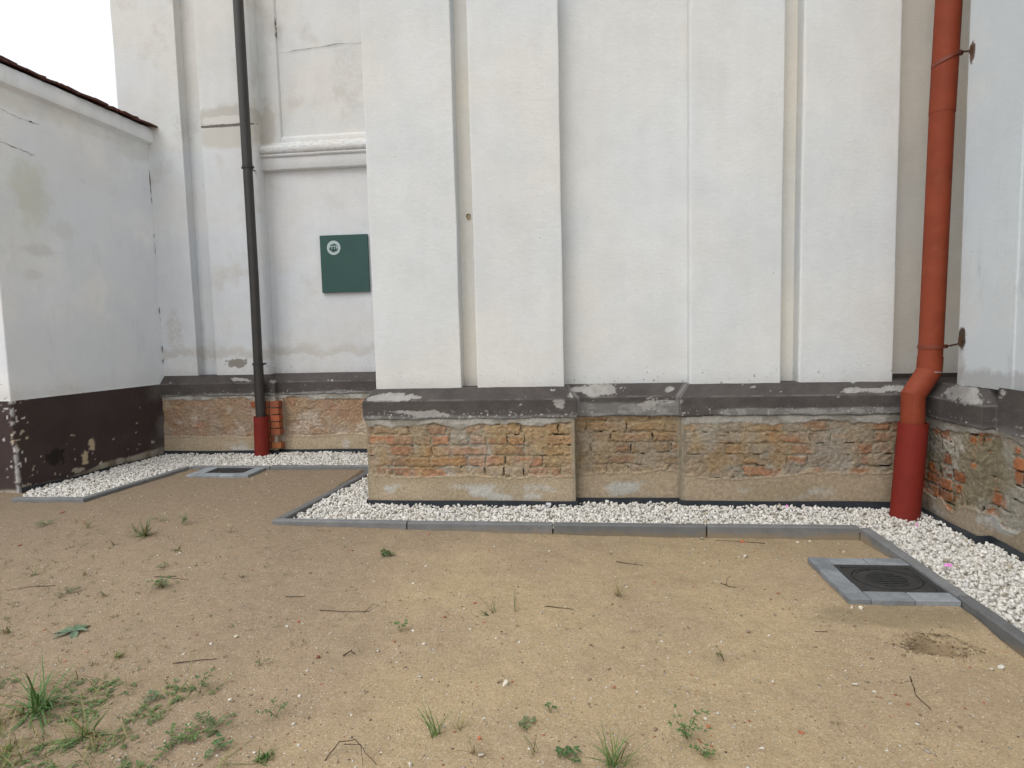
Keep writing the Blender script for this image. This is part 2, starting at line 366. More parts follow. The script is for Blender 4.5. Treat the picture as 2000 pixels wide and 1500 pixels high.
# ------------------------------------------------------------------ path with mitred offset
def samples(path, steps):
    """points along a 2D polyline with corner vertices kept; returns P, seg index, arc length, outward mitre vector"""
    P = [np.array(p, float) for p in path]; n = len(P); nor = []
    for i in range(n - 1):
        d = P[i + 1] - P[i]; d = d / np.linalg.norm(d); nor.append(np.array([d[1], -d[0]]))      # outward = right of travel
    out = []; U = 0
    for i in range(n - 1):
        L = np.linalg.norm(P[i + 1] - P[i]); k = max(1, int(round(L / steps[i])))
        for j in range(k + 1):
            if j == 0 and i > 0: continue
            q = P[i] + (P[i + 1] - P[i]) * j / k
            if j == k and i < n - 2:
                m_ = nor[i] + nor[i + 1]; m_ = m_ / np.linalg.norm(m_); m_ = m_ / m_.dot(nor[i]); corner = 1
            else:
                def mit(a):
                    if a <= 0 or a >= n - 1: return nor[min(max(a - 1, 0) if a >= n - 1 else 0, n - 2)] if a <= 0 else nor[n - 2]
                    q_ = nor[a - 1] + nor[a]; q_ = q_ / np.linalg.norm(q_); return q_ / q_.dot(nor[a])
                m_ = mit(i) * (1 - j / k) + mit(i + 1) * (j / k); corner = 0
            e = min(j, k - j) * L / k
            if (i == 0 and j < k / 2) or (i == n - 2 and j > k / 2): e = 1.0
            out.append((q[0], q[1], i, U + L * j / k, m_[0], m_[1], e))
        U += L
    return np.array(out)
def grid_faces(nu, nv):
    i = np.arange(nu - 1)[:, None]; j = np.arange(nv - 1)[None, :]; a = i * nv + j
    return np.stack([a, a + nv, a + nv + 1, a + 1], -1).reshape(-1, 4)

PATH = [(-4.86, 6.62), (-3.42, 6.62), (-3.42, 6.70), (-1.65, 6.70), (-1.65, 4.60), (-.04, 4.60), (-.04, 4.70), (.745, 4.70), (.745, 4.63), (2.38, 4.63), (2.38, 3.93), (2.456, 3.93), (2.456, -2.0)]
STEP = [.007, .007, .007, .03, .005, .005, .005, .005, .005, .004, .005, .014]
# outward normal must face the yard: travel is left to right seen from the yard, outward = right of travel
S = samples(PATH, STEP); NU = len(S)

church = empty('church_building', (0, 6.0, 0), 'tall whitewashed church wall with pilasters above a brown ledge and bare brick plinth', 'building')

def brick_plinth():
    z = np.concatenate([np.arange(-.05, .70, .005), [.70, .715, .735]]); nv = len(z)
    X = np.repeat(S[:, 0], nv); Y = np.repeat(S[:, 1], nv); SG = np.repeat(S[:, 2], nv).astype(int); U = np.repeat(S[:, 3], nv)
    MX = np.repeat(S[:, 4], nv); MY = np.repeat(S[:, 5], nv); E = np.repeat(S[:, 6], nv); Z = np.tile(z, NU)
    p = np.stack([X, Y, Z], 1)
    left = (SG <= 3); right = (SG >= 9); mid = (SG == 6)
    warp = (fbm(p, 5, 3, 1) - .5)
    zz = Z + .022 * warp; uu = U + .03 * (fbm(p, 9, 3, 2) - .5)
    ch = .083; row = np.floor(zz / ch); fz = (zz / ch - row) * ch
    Lb = .295; off = (row % 2) * .147 + .04 * _h(row, row * 0, row * 0, 5)
    col_ = np.floor((uu + off) / Lb); fu = (uu + off) - col_ * Lb
    half = _h(col_, row, row * 0, 9) > .55                     # two headers instead of a stretcher
    fu2 = np.where(half & (fu > Lb / 2), fu - Lb / 2, fu); w_ = np.where(half, Lb / 2, Lb)
    bid = col_ * 2 + (half & (fu > Lb / 2)); r1 = _h(bid, row, row * 0, 21); r2 = _h(bid, row, row * 0, 22); r3 = _h(bid, row, row * 0, 23)
    edge = np.minimum(np.minimum(fz, ch - fz), np.minimum(fu2, w_ - fu2))
    rag = fbm(p, 38, 3, 3) - .5
    jw = .008 + .009 * (fbm(p, 7, 3, 4) - .5) * 2
    brick = ss(jw - .003, jw + .005, edge + rag * .026)       # 1 inside brick
    sm = fbm(p, 6.5, 5, 6)                                    # smeared old mortar
    fine = fbm(p, 60, 3, 8)
    org = np.array([.44, .20, .115]); dul = np.array([.36, .225, .15]); tan = np.array([.38, .28, .185]); pink = np.array([.41, .25, .18])
    bc = np.where((r1 < .34)[:, None], org, np.where((r1 < .60)[:, None], pink, np.where((r1 < .85)[:, None], dul, tan)))
    bc = bc * (0.82 + .34 * r2)[:, None]
    bc = lerp(bc, np.array([.37, .265, .185]), np.where(right, .12, .46)[:, None])
    mort = np.array([.385, .32, .235]); grey = np.array([.36, .335, .29]); white = np.array([.58, .56, .53])
    mc = lerp(mort, grey, ss(.42, .62, fbm(p, 4, 4, 11))[:, None])
    cover = ss(.44, .53, sm + (r3 - .5) * .22 + (fine - .5) * .10) * (.75 + .25 * ss(.4, .7, sm))                # mortar skin over bricks
    cover = np.where(left, ss(.34, .60, sm + (r3 - .5) * .12), cover)
    cover = np.where(right, ss(.40, .47, fbm(p * [1, 1, .8], 7.5, 5, 31) + (r3 - .5) * .16 + .05), cover)
    bvis = brick * (1 - .85 * cover); bvis = np.where(right, brick * (1 - cover), bvis); bvis = np.where(left, (.50 + .50 * brick) * (.72 - .62 * cover), bvis)
    col = lerp(mc, bc, bvis[:, None])
    rorg = np.array([.46, .17, .075])
    col = np.where(right[:, None], lerp(lerp(np.array([.40, .385, .34]), np.array([.30, .265, .195]), ss(.4, .6, fbm(p, 5, 4, 33))[:, None]), rorg * (.6 + .6 * r2)[:, None], (bvis * .9)[:, None]), col)
    col = np.where(mid[:, None], lerp(col, np.array([.33, .25, .165]), .40), col)
    # white salts on the left recess and right wall
    salt = ss(.56, .70, fbm(p, 7, 5, 41)) * np.where(left, .7, np.where(right, .6, .18))
    col = lerp(col, white, salt[:, None])
    col = np.where(left[:, None], lerp(col, np.array([.40, .26, .20]), .25) * np.array([1.0, .95, .90]), col)
    ochre = ss(.5, .66, fbm(p, 5, 4, 43)) * .45 * np.where(right | left, .2, 1)
    col = lerp(col, np.array([.42, .28, .13]), ochre[:, None])
    depth = np.where(left, .006, .0) - .019 + .011 * bvis * np.where(left, .3, 1) + .014 * (sm - .5) + .016 * rag * .6 + .007 * (fine - .5) + .006 * (r2 - .5) * brick
    depth = depth + .009 * cover + .010 * (fbm(p * [1, 1, 1.5], 34, 4, 44) - .5) + .004 * (fbm(p * [1, 1, 3.0], 12, 3, 45) - .5)
    col = col * (.74 + .52 * fbm(p * [1, 1, 1.6], 40, 4, 46))[:, None] * (.86 + .28 * fbm(p, 9, 3, 47))[:, None]
    # open joints: deep dark slots
    hj = _h(bid, row, row * 0, 51); vert = np.minimum(fu2, w_ - fu2)
    slot = (vert < .0050 + .004 * rag) & (fz > .018) & (fz < ch - .012) & (hj > .80) & ~left
    bed = (np.minimum(fz, ch - fz) < .0035) & (fbm(p, 11, 3, 53) > .66) & ~left
    hole = slot | bed
    depth = np.where(hole, depth - .028, depth); col = np.where(hole[:, None], np.array([.055, .042, .034]), col)
    # sand-coloured new concrete along the foot with a ragged, dripped upper edge
    zc = .262 + .05 * (fbm(p * [1, 1, 0], 3.0, 4, 61) - .5) * 2 + .018 * (fbm(p * [1, 1, 0], 22, 3, 62) - .5) * 2
    zc = np.where(left, .235 + .05 * (fbm(p * [1, 1, 0], 3.0, 4, 61) - .5) * 2, zc)
    zc = np.where(right, .17 + .10 * (fbm(p * [1, 1, 0], 5.0, 4, 65) - .5) * 2, zc)
    k = ss(zc + .010, zc - .006, Z)
    cc = np.array([.49, .40, .30]) * (.93 + .14 * fbm(p, 10, 4, 66))[:, None]
    cc = lerp(cc, np.array([.42, .345, .245]), (ss(.45, .65, fbm(p * [1, 1, 2.2], 3.0, 4, 67)) * .6)[:, None])
    ef = ss(.56, .68, fbm(p * [1, 1, 1.6], 3.4, 4, 69)) * ss(.22, .17, Z) * ss(.06, .10, Z)
    cc = lerp(cc, np.array([.60, .62, .63]), (ef * .75)[:, None])
    cc = np.where(right[:, None], cc * np.array([.90, .93, .98]), cc)
    col = lerp(col, cc, k[:, None]); depth = lerp(depth, .002 + .004 * (fbm(p, 7, 4, 70) - .5), k)
    lip = np.exp(-((Z - zc) / .008) ** 2) * .006; depth += lip
    # drips and tool marks at the edge of the concrete
    dr = ss(.60, .72, fbm(p * [1, 1, .35], 30, 3, 71)) * ss(zc + .085, zc, Z) * (1 - k)
    col = lerp(col, np.array([.46, .38, .27]), (dr * .8)[:, None]); depth += dr * .008
    # grey skim coat under the brown band, thin and broken
    zs = .655 + .055 * (fbm(p * [1, 1, 0], 3.4, 4, 81) - .5) * 2 + .02 * (fbm(p * [1, 1, 0], 18, 3, 82) - .5) * 2
    zs = np.where(mid, .70, zs)
    k2 = ss(zs - .008, zs + .008, Z)
    gc = lerp(np.array([.34, .325, .30]), np.array([.50, .49, .475]), ss(.4, .62, fbm(p * [1, 1, 2], 8, 4, 84))[:, None])
    col = lerp(col, gc, k2[:, None]); depth = lerp(depth, .000 + .004 * (fbm(p, 14, 3, 85) - .5), k2)
    # darker grey patches on the inner corner by the big pipe
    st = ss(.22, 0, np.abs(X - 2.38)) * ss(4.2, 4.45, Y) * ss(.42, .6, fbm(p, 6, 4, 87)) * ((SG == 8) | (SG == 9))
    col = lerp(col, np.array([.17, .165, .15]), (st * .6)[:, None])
    # cement smear down the plinth's inner and outer corners
    cs = ss(.03, .012, E) * (SG >= 4) * (SG <= 8); col = lerp(col, np.array([.34, .31, .25]), (cs * .7)[:, None]); depth = lerp(depth, 0, cs)
    col = col * np.where(SG >= 6, .82, .92)[:, None] * np.array([1.0, .98, .92]); col = np.where(left[:, None], col * 1.05, col)
    V = np.stack([X + MX * depth, Y + MY * depth, Z], 1)
    return mesh_obj('brick_plinth', V, grid_faces(NU, nv), M['plinth'], church, col, True)
brick_plinth()

def plinth_band():
    prof = [(-.02, .700), (-.002, .702), (.004, .706), (.012, .711)] + [(.014, zz) for zz in np.arange(.716, .846, .005)] + [(.0125, .849), (.008, .8525)]
    k = 14
    for i in range(1, k + 1): prof.append((.008 + (-.068 - .008) * i / k, .8525 + (.940 - .8525) * i / k))
    prof += [(-.10, .9415), (-.15, .943)]
    prof = np.array(prof); nv = len(prof)
    off = np.tile(prof[:, 0], NU); Z = np.tile(prof[:, 1], NU)
    X0 = np.repeat(S[:, 0], nv); Y0 = np.repeat(S[:, 1], nv); SG = np.repeat(S[:, 2], nv).astype(int)
    MX = np.repeat(S[:, 4], nv); MY = np.repeat(S[:, 5], nv); E = np.repeat(S[:, 6], nv)
    flat = SG == 11; off = np.where(flat, np.minimum(np.maximum(off, .0095), .0095), off); Z = np.where(flat & (Z > .86), Z + (Z - .86) * .22, Z)
    p = np.stack([X0, Y0, Z], 1)
    # ragged underside, slightly uneven faces
    low = ss(.735, .712, Z); off = off + .0035 * (fbm(p, 6, 3, 90) - .5) * 2
    Z = Z + low * .012 * (fbm(p * [1, 1, 0], 9, 4, 91) - .5) * 2 + .004 * (fbm(p * [1, 1, 0], 2.5, 3, 92) - .5)
    brown = np.array([.090, .080, .076]); col = np.tile(brown, (len(Z), 1)) * (.62 + .76 * fbm(p, 7, 5, 93))[:, None] * (.85 + .3 * fbm(p * [1, 1, 3], 28, 3, 193))[:, None]
    chip_c = lerp(np.array([.26, .25, .235]), np.array([.40, .39, .37]), fbm(p, 30, 3, 94)[:, None])
    q = p * [1, 1, 2.2]
    ch = ss(.76, .775, fbm(q, 9, 4, 95))                                  # random chips
    ch = np.maximum(ch, ss(.83, .85, fbm(q, 30, 3, 96)) * .9)
    def region(x0, x1, z0, z1, y0=4.5, y1=4.95, thr=.45, sc_=10, seed=0, soft=.03, ed=.02):
        u_ = (X0 - (x0 + x1) / 2) / ((x1 - x0) / 2); w2 = (Z - (z0 + z1) / 2) / ((z1 - z0) / 2 + .004)
        if y1 < 4.6: u_ = (Y0 - (y0 + y1) / 2) / ((y1 - y0) / 2)
        rr = (np.abs(u_) ** 2.4 + np.abs(w2) ** 2.2) ** .45 + (fbm(q, sc_, 5, 100 + seed) - .5) * 2.4 * (.6 + thr) + (fbm(q, 60, 2, 150 + seed) - .5) * .5
        return ss(1.02, .92, rr) * (Y0 > y0 - .3) * (Y0 < y1 + .3) * (1 if y1 > 4.6 else (X0 > 2.3))
    for a in [dict(x0=-1.60, x1=-1.25, z0=.862, z1=.90, seed=1, thr=.50), dict(x0=-.02, x1=.34, z0=.865, z1=.93, seed=2, thr=.46),
              dict(x0=.62, x1=.70, z0=.88, z1=.92, seed=3, thr=.5), dict(x0=.45, x1=.70, z0=.775, z1=.845, seed=4, thr=.47),
              dict(x0=-.20, x1=-.09, z0=.79, z1=.85, seed=5, thr=.5), dict(x0=1.85, x1=2.1, z0=.865, z1=.90, seed=6, thr=.52),
              dict(x0=2.12, x1=2.3, z0=.875, z1=.905, seed=7, thr=.5), dict(x0=-1.35, x1=-.95, z0=.735, z1=.775, seed=8, thr=.52),
              dict(x0=-3.9, x1=-3.7, z0=.87, z1=.90, seed=9, y0=6, y1=7, thr=.5), dict(x0=-2.2, x1=-1.7, z0=.88, z1=.90, seed=10, y0=6, y1=7, thr=.5),
              dict(x0=2.30, x1=2.50, z0=.856, z1=.955, seed=11, y0=3.93, y1=4.33, thr=.44)]:
        ch = np.maximum(ch, region(**a))
    greyw = np.array([.20, .198, .193])
    # worn grey lower half of the middle and right lengths
    wear = np.zeros(len(Z))
    wear = np.maximum(wear, (SG == 6) * ss(.82, .79, Z + .03 * (fbm(p * [1, 1, 0], 8, 3, 97) - .5)) * .75)
    zt = .765 + .05 * (fbm(p * [1, 1, 0], 2.5, 4, 98) - .5)
    wear = np.maximum(wear, (SG == 8) * ss(zt + .006, zt - .012, Z) * ss(.95, 1.1, X0) * .85)
    wear = np.maximum(wear, (SG <= 2) * ss(.745, .72, Z + .05 * (fbm(p * [1, 1, 0], 3, 4, 99) - .5)) * .95)
    wear = np.maximum(wear, (SG == 4) * ss(.745, .715, Z + .06 * (fbm(p * [1, 1, 0], 4, 4, 99) - .5)) * .85)
    wear = np.maximum(wear, (SG >= 9) * ss(.75, .71, Z + .06 * (fbm(p * [1, 1, 0], 4, 4, 99) - .5)) * .5)
    gw = lerp(greyw, np.array([.31, .308, .30]), ss(.42, .62, fbm(q, 16, 4, 120))[:, None])
    col = lerp(col, gw, wear[:, None])
    speck = ss(.70, .76, fbm(p, 75, 2, 121)) * ss(.79, .73, Z) * .9; col = lerp(col, np.array([.5, .49, .47]), speck[:, None])
    col = lerp(col, chip_c, np.clip(ch, 0, 1)[:, None]); off = off - np.clip(ch, 0, 1) * .0025
    # rubbed lighter arris
    ar = np.exp(-((Z - .851) / .0032) ** 2) * ss(.40, .6, fbm(p, 12, 3, 122)); col = lerp(col, np.array([.17, .16, .155]), (ar * .8)[:, None])
    cs = ss(.035, .01, E) * ((SG == 5) | (SG == 6) | (SG == 7)); col = lerp(col, np.array([.24, .23, .22]), (cs * .7)[:, None])
    # patchy darker tone in the corner next to the big pipe
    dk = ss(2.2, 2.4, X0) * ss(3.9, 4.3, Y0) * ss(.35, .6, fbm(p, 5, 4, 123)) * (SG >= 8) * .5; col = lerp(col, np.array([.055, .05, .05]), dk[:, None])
    V = np.stack([X0 + MX * off, Y0 + MY * off, Z], 1)
    return mesh_obj('plinth_band', V, grid_faces(NU, nv), M['band'], church, col, True)
plinth_band()

# ------------------------------------------------------------------ white upper walls
def sweep_part(name, pts, mat, z0=.93, z1=8.0, parent=church, rag=True, cap=False, zlo=None):
    """pts: list of (x, y, radius) with rounded corners; ends are plain"""
    Q = []; n = len(pts)
    def seg(a, b, r0, r1):
        a = np.array(a); b = np.array(b); L = np.linalg.norm(b - a)
        ts = [0.0]
        if L > .06:
            ts += [.012 / L] if r0 else []
            k = max(1, int(L / .16)); ts += [(i / k) for i in range(1, k)]; ts += [1 - .012 / L] if r1 else []
        ts = sorted(set(round(t, 5) for t in ts)); return [tuple(a + (b - a) * t) for t in ts]
    P = [np.array(p[:2], float) for p in pts]; R = [p[2] for p in pts]; prev = P[0]; first = True
    for i in range(n):
        if i == 0: cur_end = P[0]; continue
        if i < n - 1 and R[i] > 0:
            d0 = (P[i] - P[i - 1]) / np.linalg.norm(P[i] - P[i - 1]); d1 = (P[i + 1] - P[i]) / np.linalg.norm(P[i + 1] - P[i])
            a = P[i] - d0 * R[i]; b = P[i] + d1 * R[i]
            Q += seg(cur_end, a, i > 1, True)
            for t in (0, .25, .5, .75): Q.append(tuple((1 - t) ** 2 * a + 2 * t * (1 - t) * P[i] + t * t * b))
            cur_end = b
        else: Q += seg(cur_end, P[i], i > 1, i < n - 1); cur_end = P[i]
    Q.append(tuple(P[-1])); Q = np.array(Q)
    keep = [0] + [i for i in range(1, len(Q)) if np.linalg.norm(Q[i] - Q[i - 1]) > 1e-4]; Q = Q[keep]
    # subdivide finely along the foot for a ragged paint line
    z = np.concatenate([[z0, z0 + .012, z0 + .03], np.arange(z0 + .15, min(5.2, z1), .15), [z1]]) if z1 > 5.3 else np.concatenate([[z0, z0 + .012, z0 + .03], np.linspace(z0 + .08, z1, max(2, int((z1 - z0) / .15)))])
    if rag:
        D = [Q[0]]
        for i in range(1, len(Q)):
            L = np.linalg.norm(Q[i] - Q[i - 1]); k = max(1, int(L / .035))
            for j in range(1, k + 1): D.append(Q[i - 1] + (Q[i] - Q[i - 1]) * j / k)
        Q = np.array(D)
    nv = len(z); nu = len(Q)
    X = np.repeat(Q[:, 0], nv); Y = np.repeat(Q[:, 1], nv); Z = np.tile(z, nu); p = np.stack([X, Y, Z], 1)
    amp = .0045 * ss(z0 - .01, z0 + .15, Z) + .001
    dx = (fbm(p * [1, 1, .8], 2.2, 3, 200) - .5) * 2 * amp + (fbm(p, 9, 2, 202) - .5) * .0024
    dy = (fbm(p * [1, 1, .8], 2.2, 3, 201) - .5) * 2 * amp + (fbm(p, 9, 2, 203) - .5) * .0024
    if rag: Z = Z + np.where(np.tile(np.arange(nv), nu) == 0, (fbm(p, 26, 3, 204) - .5) * .022, 0)
    return mesh_obj(name, np.stack([X + dx, Y + dy, Z], 1), grid_faces(nu, nv), mat, parent, None, True)
c_, s_ = .009, .022       # crisp outer edge, soft inner corner
sweep_part('pilaster', [(-5.11, 11.5, 0), (-5.11, 6.69, c_), (-4.365, 6.69, c_), (-4.365, 6.82, 0)], M['recess'])
sweep_part('groove', [(-4.365, 6.82, 0), (-4.135, 6.82, 0)], M['recess'])
sweep_part('pilaster', [(-4.135, 6.82, 0), (-4.135, 6.69, c_), (-3.49, 6.69, .02), (-3.49, 6.82, 0)], M['recess'])
sweep_part('wall_panel', [(-3.49, 6.82, 0), (-1.575, 6.82, 0)], M['recess'], z1=3.27)
sweep_part('pier_side', [(-1.575, 6.82, 0), (-1.575, 4.73, 0)], M['recess'])
sweep_part('pilaster', [(-1.575, 4.73, 0), (-1.575, 4.665, c_), (-.898, 4.665, c_), (-.898, 4.80, 0)], M['white'])
sweep_part('groove', [(-.898, 4.80, 0), (-.776, 4.80, 0)], M['cream'])
sweep_part('pilaster', [(-.776, 4.80, 0), (-.776, 4.665, c_), (-.113, 4.665, c_), (-.113, 4.80, 0)], M['white'])
sweep_part('wall_panel', [(-.113, 4.80, 0), (.813, 4.80, 0)], M['white'])
sweep_part('pilaster', [(.813, 4.80, 0), (.813, 4.695, c_ * 1.6), (1.463, 4.695, c_), (1.463, 4.825, 0)], M['white'])
sweep_part('groove', [(1.463, 4.825, 0), (1.588, 4.825, 0)], M['cream'])
sweep_part('pilaster', [(1.588, 4.825, 0), (1.588, 4.695, c_ * 1.8), (2.233, 4.695, c_), (2.233, 4.90, 0)], M['white'])
sweep_part('corner_recess', [(2.233, 4.90, 0), (2.80, 4.90, .03), (2.80, 4.33, 0)], M['cream'], z0=.968)
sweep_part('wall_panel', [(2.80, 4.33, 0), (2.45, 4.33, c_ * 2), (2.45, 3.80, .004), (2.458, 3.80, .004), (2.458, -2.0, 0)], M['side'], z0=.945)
# floor of the grooves and of the corner recess (paint brown, behind the ledge)
for a, b in [((-4.5, 6.74, .90), (-4.0, 6.95, .9405)), ((-.95, 4.72, .90), (-.70, 4.9, .9405)), ((1.42, 4.75, .90), (1.63, 4.9, .9405)), ((2.10, 4.75, .90), (2.82, 4.893, .9445)), ((2.20, 4.893, .90), (2.82, 4.97, .975)), ((2.50, 4.28, .90), (2.82, 4.745, .9425))]:
    fl = MB().box(a, b, (.075, .062, .058)); fl.build('ledge_floor', M['band'], church, col=True)
# upper framed panel, moulding and fascia of the left recess
def hsweep(name, prof, x0, x1, mat, yb, parent=church, step=.03, seed=0):
    xs = np.arange(x0, x1 + step / 2, step); prof = np.array(prof); nv = len(prof); nu = len(xs)
    X = np.repeat(xs, nv); Yy = yb - np.tile(prof[:, 0], nu); Z = np.tile(prof[:, 1], nu)
    p = np.stack([X, Yy, Z], 1); Yy = Yy + (fbm(p, 7, 3, seed) - .5) * .007; Z = Z + (fbm(p * [1, 1, 1], 9, 3, seed + 1) - .5) * .006
    o = mesh_obj(name, np.stack([X, Yy, Z], 1), grid_faces(nu, nv), mat, parent, None, True); return autosmooth(o, 50)
tor = [(.078 + .026 * math.sin(a), 3.425 + .042 * -math.cos(a)) for a in np.linspace(0, math.pi, 9)]
hsweep('fascia', [(-.02, 3.205), (.0, 3.206), (.055, 3.212), (.062, 3.222), (.062, 3.345)], -3.488, -1.577, M['recess'], 6.82, seed=300)
hsweep('moulding', [(.055, 3.345), (.075, 3.35), (.085, 3.365), (.085, 3.372)] + tor + [(.07, 3.475), (.04, 3.495), (.012, 3.52), (-.02, 3.525)], -3.488, -1.577, M['recess'], 6.82, seed=310)
fr = MB()
sweep_part('panel_frame', [(-3.49, 6.815, 0), (-3.275, 6.815, .006), (-3.262, 6.85, 0)], M['recess'], z0=3.51, rag=False)
sweep_part('wall_panel', [(-3.262, 6.85, 0), (-1.575, 6.85, 0)], M['recess'], z0=3.545, rag=False)
hsweep('panel_frame', [(-.035, 3.60), (-.030, 3.585), (.002, 3.572), (.006, 3.56), (.006, 3.50)], -3.27, -1.577, M['recess'], 6.815, seed=320)
tp = MB()      # closing slab so that nothing is open from above
tp.add([(-5.11, 11.5, 8), (-5.11, 6.69, 8), (-1.575, 6.69, 8), (-1.575, 4.665, 8), (2.8, 4.665, 8), (2.8, 4.33, 8), (2.45, 4.33, 8), (2.45, -2, 8), (9, -2, 8), (9, 11.5, 8)], [tuple(range(10))])
tp.build('roof', M['tile'], church)

# jagged hairline cracks as thin ribbons on the wall they belong to
def crack(parent, pts, nrm, w0, seed, name='crack', sub=9):
    rng = random.Random(seed); pts = [Vector(p) for p in pts]; nrm = Vector(nrm).normalized(); L = []
    for a, b in zip(pts[:-1], pts[1:]):
        for i in range(sub): L.append(a.lerp(b, i / sub))
    L.append(pts[-1]); t0 = (pts[-1] - pts[0]).normalized(); side = nrm.cross(t0).normalized(); V = []; F = []
    for i, q in enumerate(L):
        q = q + side * rng.uniform(-1, 1) * .008 + nrm * .0035; wv = w0 * (.25 + rng.random()) * min(1, i / 2 + .2, (len(L) - 1 - i) / 2 + .2)
        V += [q - side * wv, q + side * wv]
    for i in range(len(L) - 1): F.append((2 * i, 2 * i + 1, 2 * i + 3, 2 * i + 2))
    return mesh_obj(name, [tuple(v) for v in V], F, M['crack'], parent)
crack(church, [(-3.255, 6.79, 4.85), (-3.245, 6.79, 4.62)], (0, -1, 0), .010, 1)
crack(church, [(-3.24, 6.84, 4.49), (-2.5, 6.84, 4.54), (-1.7, 6.84, 4.50)], (0, -1, 0), .0028, 2)
hb = MB(); th = [2 * math.pi * k / 14 for k in range(14)]
hb.add([(-.829 + .016 * math.cos(a) * (1 + .2 * math.sin(3 * a)), 4.793, 2.246 + .026 * math.sin(a) * (1 + .15 * math.cos(2 * a))) for a in th], [tuple(range(14))])
hb.add([(-.826 + .011 * math.cos(a), 4.790, 2.243 + .020 * math.sin(a)) for a in th], [tuple(range(14))])
hb.C = [(.09, .07, .05)] * 14 + [(.42, .32, .20)] * 14; hb.build('knocked_hole', M['pebble'], church, col=True)

# new brick patch behind the left downpipe
nb = MB(); rng = random.Random(4)
nb.box((-3.68, 6.598, .10), (-3.40, 6.70, .655), (.40, .34, .27)); nb.box((-3.40, 6.675, .10), (-3.35, 6.72, .655), (.40, .34, .27))
for r in range(7):
    z0 = .105 + r * .078; wfull = r >= 6
    x0 = -3.685 if wfull else (-3.635 if r % 2 else -3.60); x1 = -3.352 if r % 2 else -3.345
    if r == 1: x1 = -3.43
    xs = [x0, -3.46 + rng.uniform(-.01, .01), x1]
    for a, b in zip(xs[:-1], xs[1:]):
        nb.box((a + .006, 6.572 - rng.random() * .006, z0 + .005), (b - .006, 6.66, z0 + .069), (.37 * rng.uniform(.75, 1.1), .115 * rng.uniform(.8, 1.15), .055))
nb.build('new_brick_patch', M['newbrick'], church, col=True)

# ------------------------------------------------------------------ the yard wall on the left
yard = empty('boundary_wall', (-4.9, 5.8, 0), 'old white boundary wall with dark brown base and clay tile coping on the left', 'wall')
A = np.array([-5.0, 4.94]); B = np.array([-4.78, 6.70]); tdir = (B - A) / np.linalg.norm(B - A); ndir = np.array([tdir[1], -tdir[0]])
def yard_body():
    # plan from far left to the corner and on to the church
    path = [(-9.0, 4.90), (-5.6, 4.934), (-5.0, 4.94), (-4.78, 6.70)]; st = [.06, .012, .012]
    s = samples(path, st); nu = len(s)
    z = np.concatenate([np.arange(-.05, .93, .011), np.arange(.94, 3.62, .12), [3.62]]); nv = len(z)
    X = np.repeat(s[:, 0], nv); Y = np.repeat(s[:, 1], nv); SG = np.repeat(s[:, 2], nv); MX = np.repeat(s[:, 4], nv); MY = np.repeat(s[:, 5], nv); Z = np.tile(z, nu); E = np.repeat(s[:, 6], nv)
    p = np.stack([X, Y, Z], 1)
    d = (fbm(p, 1.6, 3, 400) - .5) * .03 + (fbm(p, 14, 3, 401) - .5) * .006
    zp = .852 + (fbm(p * [1, 1, 0], 20, 3, 402) - .5) * .012
    k = ss(zp + .004, zp - .004, Z); d = d + .004 * k
    brown = np.array([.062, .045, .042]) * 1.0; col = brown * (.75 + .5 * fbm(p, 4, 5, 403))[:, None]
    V = np.stack([X + MX * d, Y + MY * d, Z], 1)
    F = grid_faces(nu, nv); zc = Z[F].mean(1); hi = zc > .852
    # base
    chip = ss(.80, .815, fbm(p * [1, 1, 1], 9, 4, 404) + .04 * ss(.6, .1, Z) + .1 * ss(.12, .0, np.abs(np.hypot(X + 5, Y - 4.94))))
    spk = ss(.86, .89, fbm(p, 42, 2, 405) + .20 * ss(.22, .03, np.hypot(X + 5, Y - 4.94)) + .03 * ss(.5, .1, Z))
    cc = lerp(np.array([.42, .36, .28]), np.array([.60, .58, .55]), ss(.4, .6, fbm(p, 6, 3, 406))[:, None])
    col = lerp(col, cc, np.clip(np.maximum(chip, spk), 0, 1)[:, None])
    zf = .055 + .075 * ss(5.0, 6.6, Y) + .07 * (fbm(p * [1, 1, 0], 5, 4, 407) - .5); kf = ss(zf + .012, zf - .012, Z)
    fc = lerp(np.array([.20, .165, .12]), np.array([.38, .345, .28]), ss(.4, .62, fbm(p, 9, 4, 408))[:, None]); col = lerp(col, fc, kf[:, None])
    # two peeled beige spots and a dark hollow
    for (cy, cz, ry, rz, cl, sd) in [(5.69, .33, .032, .052, (.46, .37, .26), 1), (5.60, .20, .028, .075, (.44, .37, .24), 2), (5.31, .28, .085, .075, (.028, .022, .020), 3), (5.52, .105, .07, .02, (.36, .32, .26), 5)]:
        rr = np.hypot((Y - cy) / ry, (Z - cz) / rz) + (fbm(p, 32, 3, 410 + sd) - .5) * 2.0
        kk = ss(1.08, .92, rr) * (X > -5.02); col = lerp(col, np.array(cl), kk[:, None])
    # pale dusting in the corner with the church
    kc = ss(6.35, 6.68, Y) * .55 * ss(.35, .6, fbm(p, 5, 4, 420)); col = lerp(col, np.array([.22, .21, .2]), kc[:, None])
    k3 = ss(.035, .005, E) * ss(.45, .6, fbm(p, 20, 3, 421)); k3 = k3 * ss(.12, .0, np.hypot(X + 5, Y - 4.94)); col = lerp(col, np.array([.5, .5, .5]), (k3 * .8)[:, None])
    def sub(F_, name, mat, c):
        idx = np.unique(F_); mp = -np.ones(len(V), int); mp[idx] = np.arange(len(idx))
        return mesh_obj(name, V[idx], mp[F_], mat, yard, c[idx] if c is not None else None, True)
    # snap the rows around the paint line to the ragged line
    sub(F[~hi], 'painted_base', M['band'], col); sub(F[hi], 'wall', M['yard'], None)
yard_body()
